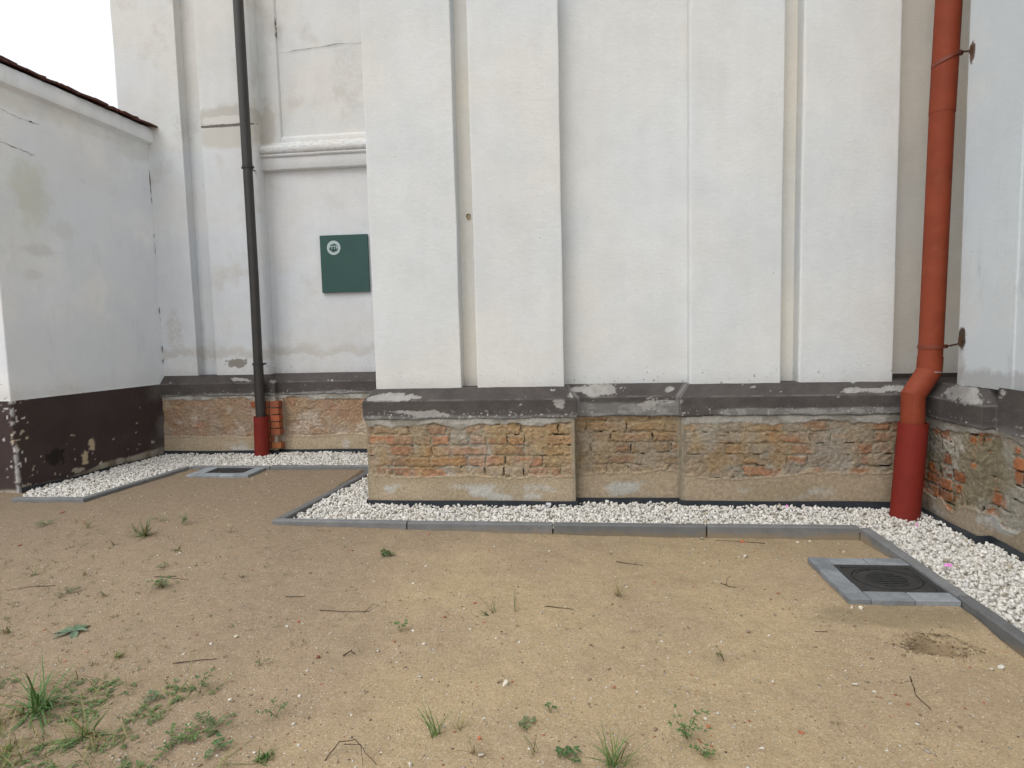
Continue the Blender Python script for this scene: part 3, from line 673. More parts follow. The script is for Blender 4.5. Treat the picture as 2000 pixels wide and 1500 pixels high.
# back and top closing of the wall (its thickness) and the projecting cornice
bk = MB(); T = .42
def P2(s, n, z): q = A + tdir * s + ndir * n; return (q[0], q[1], z)
L_ = np.linalg.norm(B - A)
bk.add([P2(0, -T, 0), P2(L_ + .05, -T, 0), P2(L_ + .05, -T, 3.62), P2(0, -T, 3.62), (-9, 4.9 + T, 0), (-9, 4.9 + T, 3.62)], [(0, 1, 2, 3), (4, 0, 3, 5)])
bk.build('wall_back', M['yard'], yard)
def cornice(sq0, sq1, za, zb):
    prof = [(-.02, -.02), (.004, -.004), (.03, .008), (.062, .014), (.068, .024), (.070, .155), (.060, .168), (-.49, .172), (-.49, -.02)]
    # along the wall, returned round the near end
    path = [(-9.0, 4.90), (-5.0, 4.94), (-4.78, 6.70)]; s = samples(path, [.3, .08]); nu = len(s); nv = len(prof); V = []
    for r in s:
        u = max(0, r[1] - 4.94) / 1.76 if r[2] == 1 else 0
        zb_ = za + (zb - za) * u
        for (o, dz) in prof: 
            oo = o if o > -.3 else -.42 - .03
            V.append((r[0] + r[4] * oo, r[1] + r[5] * oo, zb_ + dz))
    V = np.array(V); V[:, 2] += (fbm(V, 3, 3, 430) - .5) * .02; V[:, 0] += (fbm(V, 8, 3, 431) - .5) * .008
    o = mesh_obj('cornice', V, grid_faces(nu, nv), M['yard'], yard, None, True); return autosmooth(o, 40)
cornice(0, 0, 3.615, 3.545)
def coping():
    rng = random.Random(8); m_ = MB()
    def tiles(p0, d, n, length, za, zb):
        d = np.array(d); n = np.array(n); k = int(length / .165)
        for layer in range(3):
            for i in range(k + 1):
                s = i * .165 + (layer % 2) * .08 + rng.uniform(-.01, .01)
                if s > length + .02: continue
                w_ = .150 + rng.uniform(-.012, .006); out = .125 - layer * .055 + rng.uniform(-.03, .02)
                zz = (za + (zb - za) * s / length) + .172 + layer * .024 + rng.uniform(-.005, .007)
                inn = out - .33; rise = .33 * .24
                q = np.array(p0) + d * s; V = []
                tl = rng.uniform(-.008, .008)
                for (a, b, t) in ((0, 0, 0), (w_, 0, 0), (w_, 1, 0), (0, 1, 0), (0, 0, .018), (w_, 0, .018), (w_, 1, .018), (0, 1, .018)):
                    o = out if b == 0 else inn; c = q + d * a + n * o
                    V.append((c[0], c[1], zz + (rise if b else 0) + t + (tl if a else -tl)))
                m_.add(V, [(0, 3, 2, 1), (4, 5, 6, 7), (0, 1, 5, 4), (1, 2, 6, 5), (2, 3, 7, 6), (3, 0, 4, 7)])
    tiles(A, tdir, ndir, L_ + .0, 3.615, 3.545)
    tiles((-9.0, 4.90), (1, 0), (0, -1), 3.55, 3.615, 3.615)
    # far slope and ridge
    for s in np.arange(-.05, L_, .2):
        z0 = 3.615 - .07 * s / L_ + .215
        a = A + tdir * s; q = a - ndir * .21; e = a - ndir * .56; b = a + tdir * .19
        q2 = b - ndir * .21; e2 = b - ndir * .56
        m_.add([(*q, z0 + .045), (*q2, z0 + .045), (*e2, z0 - .10), (*e, z0 - .10), (*q, z0 + .02), (*q2, z0 + .02), (*e2, z0 - .125), (*e, z0 - .125)], [(0, 1, 2, 3), (7, 6, 5, 4), (0, 4, 5, 1), (2, 6, 7, 3), (1, 5, 6, 2), (3, 7, 4, 0)])
    return m_.build('tile_coping', M['tile'], yard)
coping()
nw = (ndir[0], ndir[1], 0)
def YW(s, z, o=.0): q = A + tdir * s + ndir * o; return (q[0], q[1], z)
for i, (pl, w_) in enumerate([([YW(.0, 3.43), YW(.14, 3.40), YW(.33, 3.375), YW(.50, 3.37)], .0016), ([YW(.39, 3.375), YW(.46, 3.368)], .007),
                              ([YW(.02, 3.12), YW(.3, 3.09), (*YW(.42, 3.07),)], .0025), ([YW(.42, 3.07), YW(.75, 3.03), YW(.95, 2.93)], .0009),
                              ([YW(1.765, 3.3), YW(1.76, 2.9)], .007), ([YW(1.765, 2.7), YW(1.765, 2.2)], .004), ([YW(1.765, 1.75), YW(1.765, 1.45)], .006), ([YW(1.765, 1.35), YW(1.765, 1.0)], .006)]):
    crack(yard, pl, nw, w_, 20 + i)

# ------------------------------------------------------------------ membranes along the foot of the walls
def membrane(path, zt, step, off, label, seed, wave=.008):
    s = samples(path, step); nu = len(s); z = [-.03, .02, zt - .012, zt - .004, zt, zt, .0]; o_ = [off, off, off, off + .001, off + .0005, off - .007, off - .007]; nv = len(z)
    X = np.repeat(s[:, 0], nv); Y = np.repeat(s[:, 1], nv); U = np.repeat(s[:, 3], nv); MX = np.repeat(s[:, 4], nv); MY = np.repeat(s[:, 5], nv); E = np.repeat(s[:, 6], nv)
    Z = np.tile(z, nu); O = np.tile(o_, nu); p = np.stack([X, Y, Z * 0], 1)
    O = O + ss(0, .12, E) * (fbm(p, 3.0, 3, seed) - .3) * .022; Z = Z + (np.tile(np.arange(nv), nu) > 1) * (np.tile(np.arange(nv), nu) < 6) * (fbm(p, 2.2, 3, seed + 1) - .5) * wave * 2
    ob = mesh_obj('drainage_membrane', np.stack([X + MX * O, Y + MY * O, Z], 1), grid_faces(nu, nv), M['membrane'], None, None, False); autosmooth(ob, 30)
    return tag(ob, label, 'plastic membrane', 'black plastic membranes at the foot of the walls')
membrane(PATH[:5], .080, [.05, .03, .05, .1], .016, 'black membrane edge at the foot of the recessed brick wall behind the dark downpipe', 500)
membrane(PATH[4:10], .079, [.03, .03, .03, .03, .03], .016, 'black membrane edge below the central brick plinth along the white gravel', 510, .006)
membrane(PATH[9:], .066, [.03, .02, .03], .018, 'black wavy membrane edge along the foot of the right hand wall', 520, .016)
membrane([(-5.0, 4.94), (-4.78, 6.66)], .062, [.03], .035, 'black membrane strip under the dark brown base of the boundary wall', 530, .02)

# ------------------------------------------------------------------ ground
def ground_h(X, Y):
    p = np.stack([X, Y, X * 0], 1)
    h = (fbm(p, 1.2, 3, 600) - .5) * .022 + (fbm(p, 7, 4, 601) - .5) * .012 + (fbm(p, 28, 3, 602) - .5) * .006
    near = ss(7.5, 3, np.abs(X)) * ss(-3, 0, Y)
    h = h * (.35 + .65 * ss(4.0, 3.2, Y)) if False else h
    base = .016 * ss(-1.0, -2.6, X) * ss(2.5, 4.2, Y) + lerp(.012, -.022, ss(-1.9, 1.2, X)) * ss(2.0, 4.0, Y)
    h = h + base
    h = h + .045 * ss(-2.2, -4.5, X) * ss(4.0, 2.0, Y) * .5                   # slightly rising soil at the left
    h = h + .034 * np.exp(-(np.maximum(0, np.abs(X - 1.5) - .28) / .30) ** 2 - (np.maximum(0, np.abs(Y - 3.28) - .27) / .30) ** 2)
    # foundations of kerbs keep the sand below their tops
    r = np.hypot((X - 1.46) / .105, (Y - 2.655) / .075) + (fbm(p, 13, 3, 610) - .5) * .7
    h = h - .050 * ss(1.0, .25, r) + .014 * np.exp(-((r - 1.2) / .28) ** 2)
    # shallow prints
    for (x, y, a, b, d) in [(-.45, 2.55, .12, .07, .008), (.4, 2.3, .15, .06, .007), (-1.5, 3.0, .13, .08, .007), (.9, 3.3, .1, .2, .006), (-.9, 3.5, .2, .1, .006)]:
        h = h - d * np.exp(-((X - x) / a) ** 2 - ((Y - y) / b) ** 2)
    under = ((X > 1.77) | ((Y > 4.11) & (X > -2.15)) | (Y > 5.9)); h = np.where(under, np.minimum(h, -.004), h)
    d1 = ((X > 1.275) & (Y > 3.02) & (Y < 3.54) & (X < 1.80)); h = np.where(d1, -.02, h)
    d2 = ((X > -3.785) & (X < -3.18) & (Y > 5.54)); h = np.where(d2, -.02, h)
    return h
def axis(lo, hi, st, far):
    a = list(np.arange(lo, hi, st)); g = st; x = lo; L = []
    while x > -far: g *= 1.6; x -= g; L.append(x)
    g = st; x = a[-1]; R_ = []
    while x < far: g *= 1.6; x += g; R_.append(x)
    return np.array(L[::-1] + a + R_)
xs = axis(-5.6, 2.2, .013, 400); ys = axis(1.2, 6.3, .013, 400)
GX, GY = np.meshgrid(xs, ys, indexing='ij'); gx = GX.ravel(); gy = GY.ravel()
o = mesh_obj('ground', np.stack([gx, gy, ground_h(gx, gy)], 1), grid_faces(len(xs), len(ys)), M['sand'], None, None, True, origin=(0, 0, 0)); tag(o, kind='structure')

def gz(x, y): return float(ground_h(np.array([x]), np.array([y]))[0])

# ------------------------------------------------------------------ kerb stones
GK = 'grey concrete kerb stones edging the white gravel'
def kerb(p0, p1, label, side=1, top=.06, th=.06, seed=0):
    """p0-p1 is the sand-side top edge; thickness grows to the left of travel when side=1"""
    p0 = np.array(p0, float); p1 = np.array(p1, float); d = p1 - p0; L = np.linalg.norm(d); d /= L; n = np.array([-d[1], d[0]]) * side
    rng = random.Random(seed); c = (p0 + p1) / 2 + n * th / 2; m_ = MB()
    # stone with chamfered upper arrises and a few cuts along its length so that it is not perfectly straight
    prof = [(0, -.14), (0, top - .007), (.005, top), (th - .005, top), (th, top - .007), (th, -.14)]; k = 8; V = []; F = []
    tz = rng.uniform(-.003, .003)
    for i in range(k + 1):
        t = i / k; q = p0 + d * (.003 + (L - .006) * t)
        for (a, z) in prof: V.append((*(q + n * (a + .0008 * rng.uniform(-1, 1))), z + (tz * (t - .5) if z > 0 else 0) + .0006 * rng.uniform(-1, 1)))
    for i in range(k):
        for j in range(5):
            f = (i * 6 + j, i * 6 + j + 1, i * 6 + 7 + j, i * 6 + 6 + j); F.append(f if side < 0 else f[::-1])
    F += [tuple(range(6)) if side > 0 else tuple(range(6))[::-1], tuple(range(k * 6, k * 6 + 6))[::-1] if side > 0 else tuple(range(k * 6, k * 6 + 6))]
    o = mesh_obj('kerb_stone', V, F, M['kerb']); return tag(o, label, 'kerb stone', GK)
yk = lambda x: 4.095 if x < -2 else (4.078 if x < -.5 else 4.066)
kerb((-2.19, 4.100), (-1.205, 4.084), 'leftmost front kerb stone, starting at the pointed corner of the gravel below the main pier', 1, seed=1)
kerb((-1.200, 4.082), (-.195, 4.066), 'second front kerb stone from the left, below the left half of the main pier', 1, seed=2)
kerb((-.190, 4.066), (.81, 4.064), 'third front kerb stone, below the narrow middle length of brick plinth', 1, seed=3)
kerb((.815, 4.064), (1.765, 4.070), 'rightmost front kerb stone, ending at the corner near the big red pipe', 1, seed=4)
kerb((1.765, 3.045), (1.765, 4.066), 'kerb stone running back beside the nearer drain, right of its grate', -1, seed=5)
kerb((1.768, 2.04), (1.766, 3.041), 'kerb stone leaving the photo at the lower right edge past the dug hollow', -1, seed=6)
kerb((1.770, 1.03), (1.769, 2.036), 'kerb stone nearest the viewer, right of the sand', -1, seed=7)
kerb((-2.185, 4.165), (-2.09, 5.16), 'slanting kerb stone running back from the pointed gravel corner left of the main pier', -1, seed=8)
kerb((-2.09, 5.165), (-2.02, 5.86), 'far slanting kerb stone half hidden behind the left edge of the main pier', -1, seed=9)
kerb((-4.77, 4.635), (-4.115, 4.640), 'short kerb stone at the near end of the left gravel strip by the wall foot', 1, seed=10)
kerb((-4.115, 4.64), (-4.045, 5.30), 'near kerb stone of the left strip, running back from its corner towards the farther drain', 1, seed=11)
kerb((-4.045, 5.305), (-3.985, 5.865), 'far kerb stone of the left strip, left of the farther drain', 1, seed=12)
kerb((-3.985, 5.875), (-3.13, 5.872), 'kerb stone directly behind the farther drain, in front of the dark downpipe', 1, top=.055, seed=13)
kerb((-3.125, 5.872), (-2.07, 5.868), 'kerb stone at the back of the sand, right of the farther drain', 1, seed=14)

# ------------------------------------------------------------------ drains
def drain(c, hx, hy, z, label, seg=44):
    cx, cy = c; e = empty('drain', (cx, cy, 0), label, 'drain', 'cast iron yard drains')
    m_ = MB(); fw = .028        # square frame
    for a, b in [((-hx, -hy), (hx, -hy + fw)), ((-hx, hy - fw), (hx, hy)), ((-hx, -hy + fw), (-hx + fw, hy - fw)), ((hx - fw, -hy + fw), (hx, hy - fw))]:
        m_.box((cx + a[0], cy + a[1], -.03), (cx + b[0], cy + b[1], z), bev=.003)
    m_.build('frame', M['iron'], e)
    R_ = min(hx, hy) - fw + .0; m2 = MB(); V = []; F = []      # plate between the square frame and the round cover
    ix, iy = hx - fw, hy - fw; rr = (ix * .965, iy * .965)
    for k in range(seg):
        a = 2 * math.pi * (k + .5) / seg; ca, sa = math.cos(a), math.sin(a); t = 1 / max(abs(ca) / ix, abs(sa) / iy)
        t = min(t, 1e9); V += [(cx + ca * t, cy + sa * t, z - .006), (cx + ca * rr[0], cy + sa * rr[1], z - .004), (cx + ca * rr[0], cy + sa * rr[1], z - .02)]
    for k in range(seg):
        q = (k + 1) % seg; F += [(3 * k, 3 * q, 3 * q + 1, 3 * k + 1), (3 * k + 1, 3 * q + 1, 3 * q + 2, 3 * k + 2)]
    m2.add(V, [f[::-1] for f in F]); m2.box((cx - ix, cy - iy, -.04), (cx + ix, cy + iy, -.03)); m2.build('cover_seat', M['iron'], e)
    # round cover: rim ring, raised ring, and slotted middle
    m3 = MB()
    def ring(r0, r1, za, zb):
        V = []; F = []
        for k in range(seg):
            a = 2 * math.pi * k / seg; ca, sa = math.cos(a), math.sin(a)
            V += [(cx + ca * r0[0], cy + sa * r0[1], za - .012), (cx + ca * r0[0], cy + sa * r0[1], zb), (cx + ca * r1[0], cy + sa * r1[1], zb), (cx + ca * r1[0], cy + sa * r1[1], za - .012)]
        for k in range(seg):
            q = (k + 1) % seg
            for j in range(3): F.append((4 * k + j, 4 * k + j + 1, 4 * q + j + 1, 4 * q + j))
        m3.add(V, F)
    s = (ix, iy)
    ring((s[0] * .55, s[1] * .55), (s[0] * .95, s[1] * .95), z - .008, z - .008); ring((s[0] * .86, s[1] * .86), (s[0] * .92, s[1] * .92), z - .004, z - .003); ring((s[0] * .55, s[1] * .55), (s[0] * .60, s[1] * .60), z - .004, z - .004)
    nb_ = 7; hh = s[1] * .55
    for i in range(nb_):
        y = -hh + (i + .5) * 2 * hh / nb_; xw = s[0] * .555 * math.sqrt(max(0, 1 - (abs(y) / hh * .98) ** 2))
        bw = hh / nb_ * .40
        m3.box((cx - xw, cy + y - bw, z - .016), (cx + xw, cy + y + bw, z - .005))
    m3.box((cx - .012, cy - hh * .97, z - .032), (cx + .012, cy + hh * .97, z - .009))
    m3.build('round_grate', M['iron'], e)
    hm = MB(); hm.add([(cx + s[0] * .94 * math.cos(2 * math.pi * k / 24), cy + s[1] * .94 * math.sin(2 * math.pi * k / 24), z - .029) for k in range(24)], [tuple(range(24))]); hm.build('pit', M['hole'], e)
    return e
drain((1.560, 3.281), .200, .178, .047, 'round slotted cast iron grate in a square frame, nearer drain on the right')
drain((-3.475, 5.745), .200, .120, .045, 'dark iron grate of the farther drain in front of the dark downpipe')
GP = 'grey paving blocks framing the drains'
def paver(x0, y0, x1, y1, z, label, dz=(0, 0)):
    m_ = MB(); m_.obox(((x0 + x1) / 2, (y0 + y1) / 2), (1, 0), (0, 1), (x1 - x0) / 2 - .002, (y1 - y0) / 2 - .002, -.03, z, .004, None, dz)
    return tag(m_.build('paving_block', M['paver']), label, 'paving block', GP)
R = 'of the nearer drain by the right kerb'
paver(1.262, 3.005, 1.362, 3.20, .052, 'front left corner paving block ' + R)
paver(1.362, 3.005, 1.560, 3.103, .050, 'front middle paving block below the slotted grate ' + R, (0, .001))
paver(1.560, 3.005, 1.762, 3.103, .051, 'front right paving block touching the kerb ' + R, (.001, 0))
paver(1.262, 3.20, 1.360, 3.375, .051, 'pale middle block in the left column ' + R, (0, .001))
paver(1.262, 3.375, 1.360, 3.555, .053, 'darker back left corner block ' + R)
paver(1.360, 3.459, 1.555, 3.555, .050, 'back row block on the left ' + R, (0, -.001))
paver(1.555, 3.459, 1.762, 3.555, .052, 'back row block on the right ' + R)
Lb = 'of the farther drain by the dark downpipe'
paver(-3.80, 5.525, -3.475, 5.624, .050, 'front left paving block ' + Lb)
paver(-3.475, 5.525, -3.31, 5.624, .049, 'front middle paving block ' + Lb, (.001, 0))
paver(-3.31, 5.525, -3.165, 5.624, .051, 'front right paving block ' + Lb)
paver(-3.80, 5.624, -3.676, 5.868, .050, 'block at the left side ' + Lb, (0, .001))
paver(-3.274, 5.624, -3.165, 5.868, .050, 'block at the right side ' + Lb, (0, -.001))

# ------------------------------------------------------------------ stones
def stone_lib(n, seed, flat=(.55, .9)):
    rng = np.random.default_rng(seed); lib = []
    import bmesh
    for i in range(n):
        bm = bmesh.new(); pts = rng.normal(size=(11, 3)); pts /= np.linalg.norm(pts, axis=1)[:, None]; pts *= rng.uniform(.75, 1.1, (11, 1)); pts *= np.array([1, rng.uniform(.65, .95), rng.uniform(*flat)])
        for q in pts: bm.verts.new(q)
        r = bmesh.ops.convex_hull(bm, input=bm.verts); 
        for v in [v for v in bm.verts if not v.link_faces]: bm.verts.remove(v)
        bmesh.ops.triangulate(bm, faces=bm.faces); bm.verts.index_update()
        lib.append((np.array([v.co[:] for v in bm.verts]), np.array([[v.index for v in f.verts] for f in bm.faces]))); bm.free()
    return lib
LIB = stone_lib(40, 3)
def rotm(rng):
    q = rng.normal(size=4); q /= np.linalg.norm(q); w_, x, y, z = q
    return np.array([[1 - 2 * (y * y + z * z), 2 * (x * y - z * w_), 2 * (x * z + y * w_)], [2 * (x * y + z * w_), 1 - 2 * (x * x + z * z), 2 * (y * z - x * w_)], [2 * (x * z - y * w_), 2 * (y * z + x * w_), 1 - 2 * (x * x + y * y)]])
def scatter(name, P, sizes, cols, mat, seed, lib=LIB, flatrot=False, **kw):
    rng = np.random.default_rng(seed); VV = []; FF = []; CC = []; b = 0
    for p, s, c in zip(P, sizes, cols):
        v, f = lib[rng.integers(len(lib))]
        if flatrot: a = rng.uniform(0, 6.28); R_ = np.array([[math.cos(a), -math.sin(a), 0], [math.sin(a), math.cos(a), 0], [0, 0, 1]])
        else: R_ = rotm(rng)
        VV.append(v @ R_.T * s + p); FF.append(f + b); b += len(v); CC.append(np.tile(c, (len(v), 1)))
    return mesh_obj(name, np.vstack(VV), np.vstack(FF), mat, None, np.vstack(CC), False, origin=(0, 0, 0))
def inpoly(x, y, poly):
    r = np.zeros(len(x), bool); n = len(poly)
    for i in range(n):
        x0, y0 = poly[i]; x1, y1 = poly[(i + 1) % n]
        cnd = ((y0 > y) != (y1 > y)); xx = (x1 - x0) * (y - y0) / ((y1 - y0) + 1e-12) + x0; r ^= cnd & (x < xx)
    return r
GPOLY = [[(-2.115, 4.165), (1.765, 4.135), (1.83, 4.08), (1.83, .9), (2.43, .9), (2.43, 3.90), (2.355, 3.90), (2.355, 4.605), (.72, 4.605), (.72, 4.675), (-.065, 4.675), (-.02, 4.575), (-1.675, 4.575), (-1.675, 6.675), (-3.41, 6.675), (-3.41, 6.595), (-4.75, 6.595), (-4.93, 4.99), (-4.77, 4.71), (-4.18, 4.71), (-4.05, 5.94), (-1.955, 5.94)]]
def gravel_h(X, Y):
    p = np.stack([X, Y, X * 0], 1)
    wall = ss(4.25, 4.55, Y) * (X < 1.7)
    return .030 + (fbm(p, 3, 3, 700) - .5) * .022 + .008 * wall - .012 * ss(1.9, 2.3, X) * ss(4.4, 3.6, Y)
rng = np.random.default_rng(11); N = 60000
bx = rng.uniform(-4.98, 2.48, N * 3); by = rng.uniform(.9, 6.7, N * 3); ok = inpoly(bx, by, GPOLY[0])
bx = bx[ok]; by = by[ok]
dens = np.where(by < 2.2, .35, 1.0); kk = rng.random(len(bx)) < dens; bx = bx[kk]; by = by[kk]
area = 1.0
n = min(len(bx), 21000); bx = bx[:n]; by = by[:n]; print('gravel', n)
sz = rng.uniform(.0095, .0205, n) * np.where(rng.random(n) < .1, 1.3, 1)
lay = rng.random(n); hz = gravel_h(bx, by) - .012 + lay * .020
tone = rng.uniform(.70, .97, n); tint = rng.random(n)
gc = np.where((tint < .70)[:, None], np.array([.84, .815, .76]), np.where((tint < .88)[:, None], np.array([.78, .74, .67]), np.where((tint < .965)[:, None], np.array([.70, .69, .66]), np.array([.48, .42, .32])))) * tone[:, None]
tag(scatter('white_gravel', np.stack([bx, by, hz], 1), sz, gc, M['stone'], 12), 'white crushed limestone gravel between the kerbs and the walls', 'gravel', kind='stuff')
def fill():
    m_ = MB()
    for (x0, y0, x1, y1) in [(-2.06, 4.13, 1.80, 4.62), (-2.0, 4.62, -1.60, 5.93), (-4.0, 5.92, -1.60, 6.72), (1.82, .5, 2.51, 4.65)]:
        m_.add([(x0, y0, .012), (x1, y0, .012), (x1, y1, .012), (x0, y1, .012)], [(0, 1, 2, 3)])
    m_.add([(-4.97, 4.70, .012), (-4.18, 4.70, .012), (-4.0, 5.92, .012), (-4.0, 6.72, .012), (-4.80, 6.72, .012)], [(0, 1, 2, 3, 4)])
    m_.add([(-.06, 4.62, .012), (.75, 4.62, .012), (.75, 4.72, .012), (-.06, 4.72, .012)], [(0, 1, 2, 3)])
    return m_.V, m_.F
V, F = fill(); tag(mesh_obj('gravel_bed', V, F, simple('gravel_fines', (.66, .63, .57), .95, .1, .25, 60), origin=(0, 0, 0)), kind='structure')
# small stones, brick crumbs and litter in the sand
def sandpts(n, rng, nearbias=True):
    x = rng.uniform(-5.0, 1.76, n * 2); y = 1.5 + (rng.random(n * 2) ** (1.5 if nearbias else 1)) * 4.4
    ok = ((y < 4.05) | ((x < -2.25) & (y < 5.85) & (x > -4.0 + 0 * x))) & ~((x > 1.24) & (y > 2.99) & (y < 3.58)) & ~((x > -3.82) & (x < -3.14) & (y > 5.5)) & (x > -4.9) & ~((y > 4.58) & (x < -4.08))
    return x[ok][:n], y[ok][:n]
rng = np.random.default_rng(21)
x, y = sandpts(19000, rng); n = len(x); s_z = np.minimum(.0016 + rng.exponential(.0019, n), .012)
t = rng.random(n)
s_z = np.where((t > .62) & (t < .80), s_z * .62, s_z)
pc = np.where((t < .30)[:, None], np.array([.60, .56, .49]), np.where((t < .62)[:, None], np.array([.26, .20, .14]), np.where((t < .80)[:, None], np.array([.115, .09, .07]), np.where((t < .90)[:, None], np.array([.38, .16, .09]), np.array([.36, .33, .29]))))) * rng.uniform(.8, 1.15, (n, 1))
FL = stone_lib(20, 8, (.3, .55))
tag(scatter('sand_debris', np.stack([x, y, ground_h(x, y) + s_z * .15], 1), s_z, pc, M['pebble'], 22, FL, True), 'fine pebbles, grit and brick crumbs scattered over the sand', 'pebbles', kind='stuff')

rng = np.random.default_rng(29); n = 260; a = rng.uniform(0, 6.283, n); rr = np.abs(rng.normal(.95, .28, n)); px_ = 1.46 + .125 * rr * np.cos(a); py_ = 2.655 + .085 * rr * np.sin(a)
cs_ = np.minimum(.003 + rng.exponential(.003, n), .014); cl = np.array([.26, .19, .115]) * rng.uniform(.6, 1.15, (n, 1))
tag(scatter('dug_soil', np.stack([px_, py_, ground_h(px_, py_) + cs_ * .2], 1), cs_, cl, M['pebble'], 30, FL, True), 'dark crumbly clods round the small dug hollow in the sand', 'soil clods', kind='stuff')

# individual stones and chips
def rock(x, y, s, col, name, label, cat, group, seed, flat=.6, mat=None):
    rng = np.random.default_rng(seed); v, f = stone_lib(1, seed, (flat * .9, flat))[0]
    import bmesh
    v = v * s; a = rng.uniform(0, 6.28); c, sn = math.cos(a), math.sin(a); v = v @ np.array([[c, sn, 0], [-sn, c, 0], [0, 0, 1]])
    z = (gz(x, y) if name != 'petal' else .05); v = v + np.array([x, y, z + s * flat * .45])
    o = mesh_obj(name, v, f, mat or M['pebble'], None, np.array(col)); 
    bv = o.modifiers.new('bevel', 'BEVEL'); bv.width = s * .18; bv.segments = 2; bv.limit_method = 'NONE'; autosmooth(o, 60)
    return tag(o, label, cat, group)
PS = 'pale stones lying loose on the sand'; BC = 'orange brick chips lying on the sand'
wh = (.62, .57, .48)
rock(-.30, 2.266, .022, (.66, .60, .50), 'stone', 'largest round cream stone alone in the open sand at the centre front', 'stone', PS, 31, .85)
rock(.956, 3.69, .028, (.60, .54, .44), 'stone', 'cream pebble on the sand in front of the rightmost front kerb stone', 'stone', PS, 32, .6)
rock(.93, 3.70, .013, (.66, .60, .50), 'stone', 'small flat chip touching the left of the cream pebble near the right kerb', 'stone', PS, 132, .4)
rock(1.262, 2.965, .013, (.62, .56, .46), 'stone', 'left one of two small stones at the front left corner of the nearer drain blocks', 'stone', PS, 33, .8)
rock(1.298, 2.965, .015, (.66, .62, .53), 'stone', 'right one of two small stones at the front left corner of the nearer drain blocks', 'stone', PS, 34, .8)
rock(.775, 4.035, .017, (.36, .34, .26), 'stone', 'greyish stone leaning against the front kerb beside a joint', 'stone', PS, 35, .9)
rock(1.36, 3.99, .016, (.62, .56, .46), 'stone', 'left one of two pale stones under the rightmost front kerb stone', 'stone', PS, 36, .6)
rock(1.44, 4.01, .018, (.55, .47, .34), 'stone', 'right one of two pale stones under the rightmost front kerb stone', 'stone', PS, 37, .6)
rock(1.02, 2.36, .014, wh, 'stone', 'pale stone in the sand left of the curved twig', 'stone', PS, 38, .5)
rock(1.63, 2.52, .018, (.66, .64, .58), 'stone', 'whitish flat stone in the sand right of the dug hollow', 'stone', PS, 39, .45)
rock(.72, 2.36, .012, wh, 'stone', 'oval beige pebble in the right foreground sand', 'stone', PS, 40, .6)
rock(-1.33, 2.10, .010, (.75, .74, .70), 'stone', 'bright white chip between the weeds in the left foreground', 'stone', PS, 41, .4)
rock(-1.57, 2.56, .013, (.60, .54, .42), 'stone', 'cream pebble with a tiny orange crumb beside it in the left sand', 'stone', PS, 42, .7)
rock(-.55, 1.80, .013, wh, 'stone', 'pale pebble at the very bottom edge near the thin grass blades', 'stone', PS, 43, .8)
rock(-.33, 1.86, .014, (.55, .5, .42), 'stone', 'cream rough stone at the bottom centre beside an orange chip', 'stone', PS, 44, .7)
rock(-.92, 3.20, .010, (.70, .68, .62), 'stone', 'white chip in the middle of the sand left of centre', 'stone', PS, 45, .5)
rock(-.78, 2.68, .010, (.70, .66, .60), 'stone', 'small whitish pebble in mid sand above the largest round stone', 'stone', PS, 46, .6)
rock(-.28, 2.60, .009, (.74, .72, .68), 'stone', 'tiny bright white stone below the two grass sprigs', 'stone', PS, 47, .7)
rock(1.02, 3.98, .024, (.42, .15, .07), 'brick_chip', 'largest orange brick chip at the foot of the rightmost front kerb stone', 'brick chip', BC, 51, .5)
rock(-1.03, 4.00, .020, (.42, .19, .12), 'brick_chip', 'flat pinkish brick chip under the second front kerb stone', 'brick chip', BC, 52, .35)
rock(-.54, 2.98, .012, (.45, .15, .07), 'brick_chip', 'orange brick chip beside the left grass sprig in mid sand', 'brick chip', BC, 53, .6)
rock(-.66, 2.82, .012, (.30, .13, .08), 'brick_chip', 'dull red chip just below the orange one in mid sand', 'brick chip', BC, 54, .5)
rock(-1.12, 2.42, .013, (.24, .09, .06), 'brick_chip', 'dark red chip in the sand left of the largest round stone', 'brick chip', BC, 55, .7)
rock(-.35, 1.94, .011, (.45, .16, .08), 'brick_chip', 'small orange chip at the bottom centre above a cream stone', 'brick chip', BC, 56, .8)
rock(.42, 2.06, .012, (.45, .17, .09), 'brick_chip', 'orange chip left of the leafy weed at the bottom right', 'brick chip', BC, 57, .6)
rock(.72, 2.06, .014, (.42, .15, .08), 'brick_chip', 'orange chip right of the leafy weed in the right foreground', 'brick chip', BC, 58, .5)
rock(-3.70, 3.63, .022, (.36, .13, .07), 'brick_chip', 'rust coloured chip in the far left sand below the left kerb corner', 'brick chip', BC, 59, .35)
rock(-4.05, 4.35, .030, (.34, .15, .09), 'brick_chip', 'brick fragment just in front of the short kerb stone at left', 'brick chip', BC, 60, .25)
rock(-1.35, 2.72, .012, (.38, .14, .08), 'brick_chip', 'small red brown chip among dark crumbs in the left sand', 'brick chip', BC, 61, .5)
rock(-1.55, 3.30, .014, (.36, .18, .12), 'brick_chip', 'pinkish chip left of centre midway to the front kerb', 'brick chip', BC, 62, .4)
PK = 'pink petals on the white gravel'
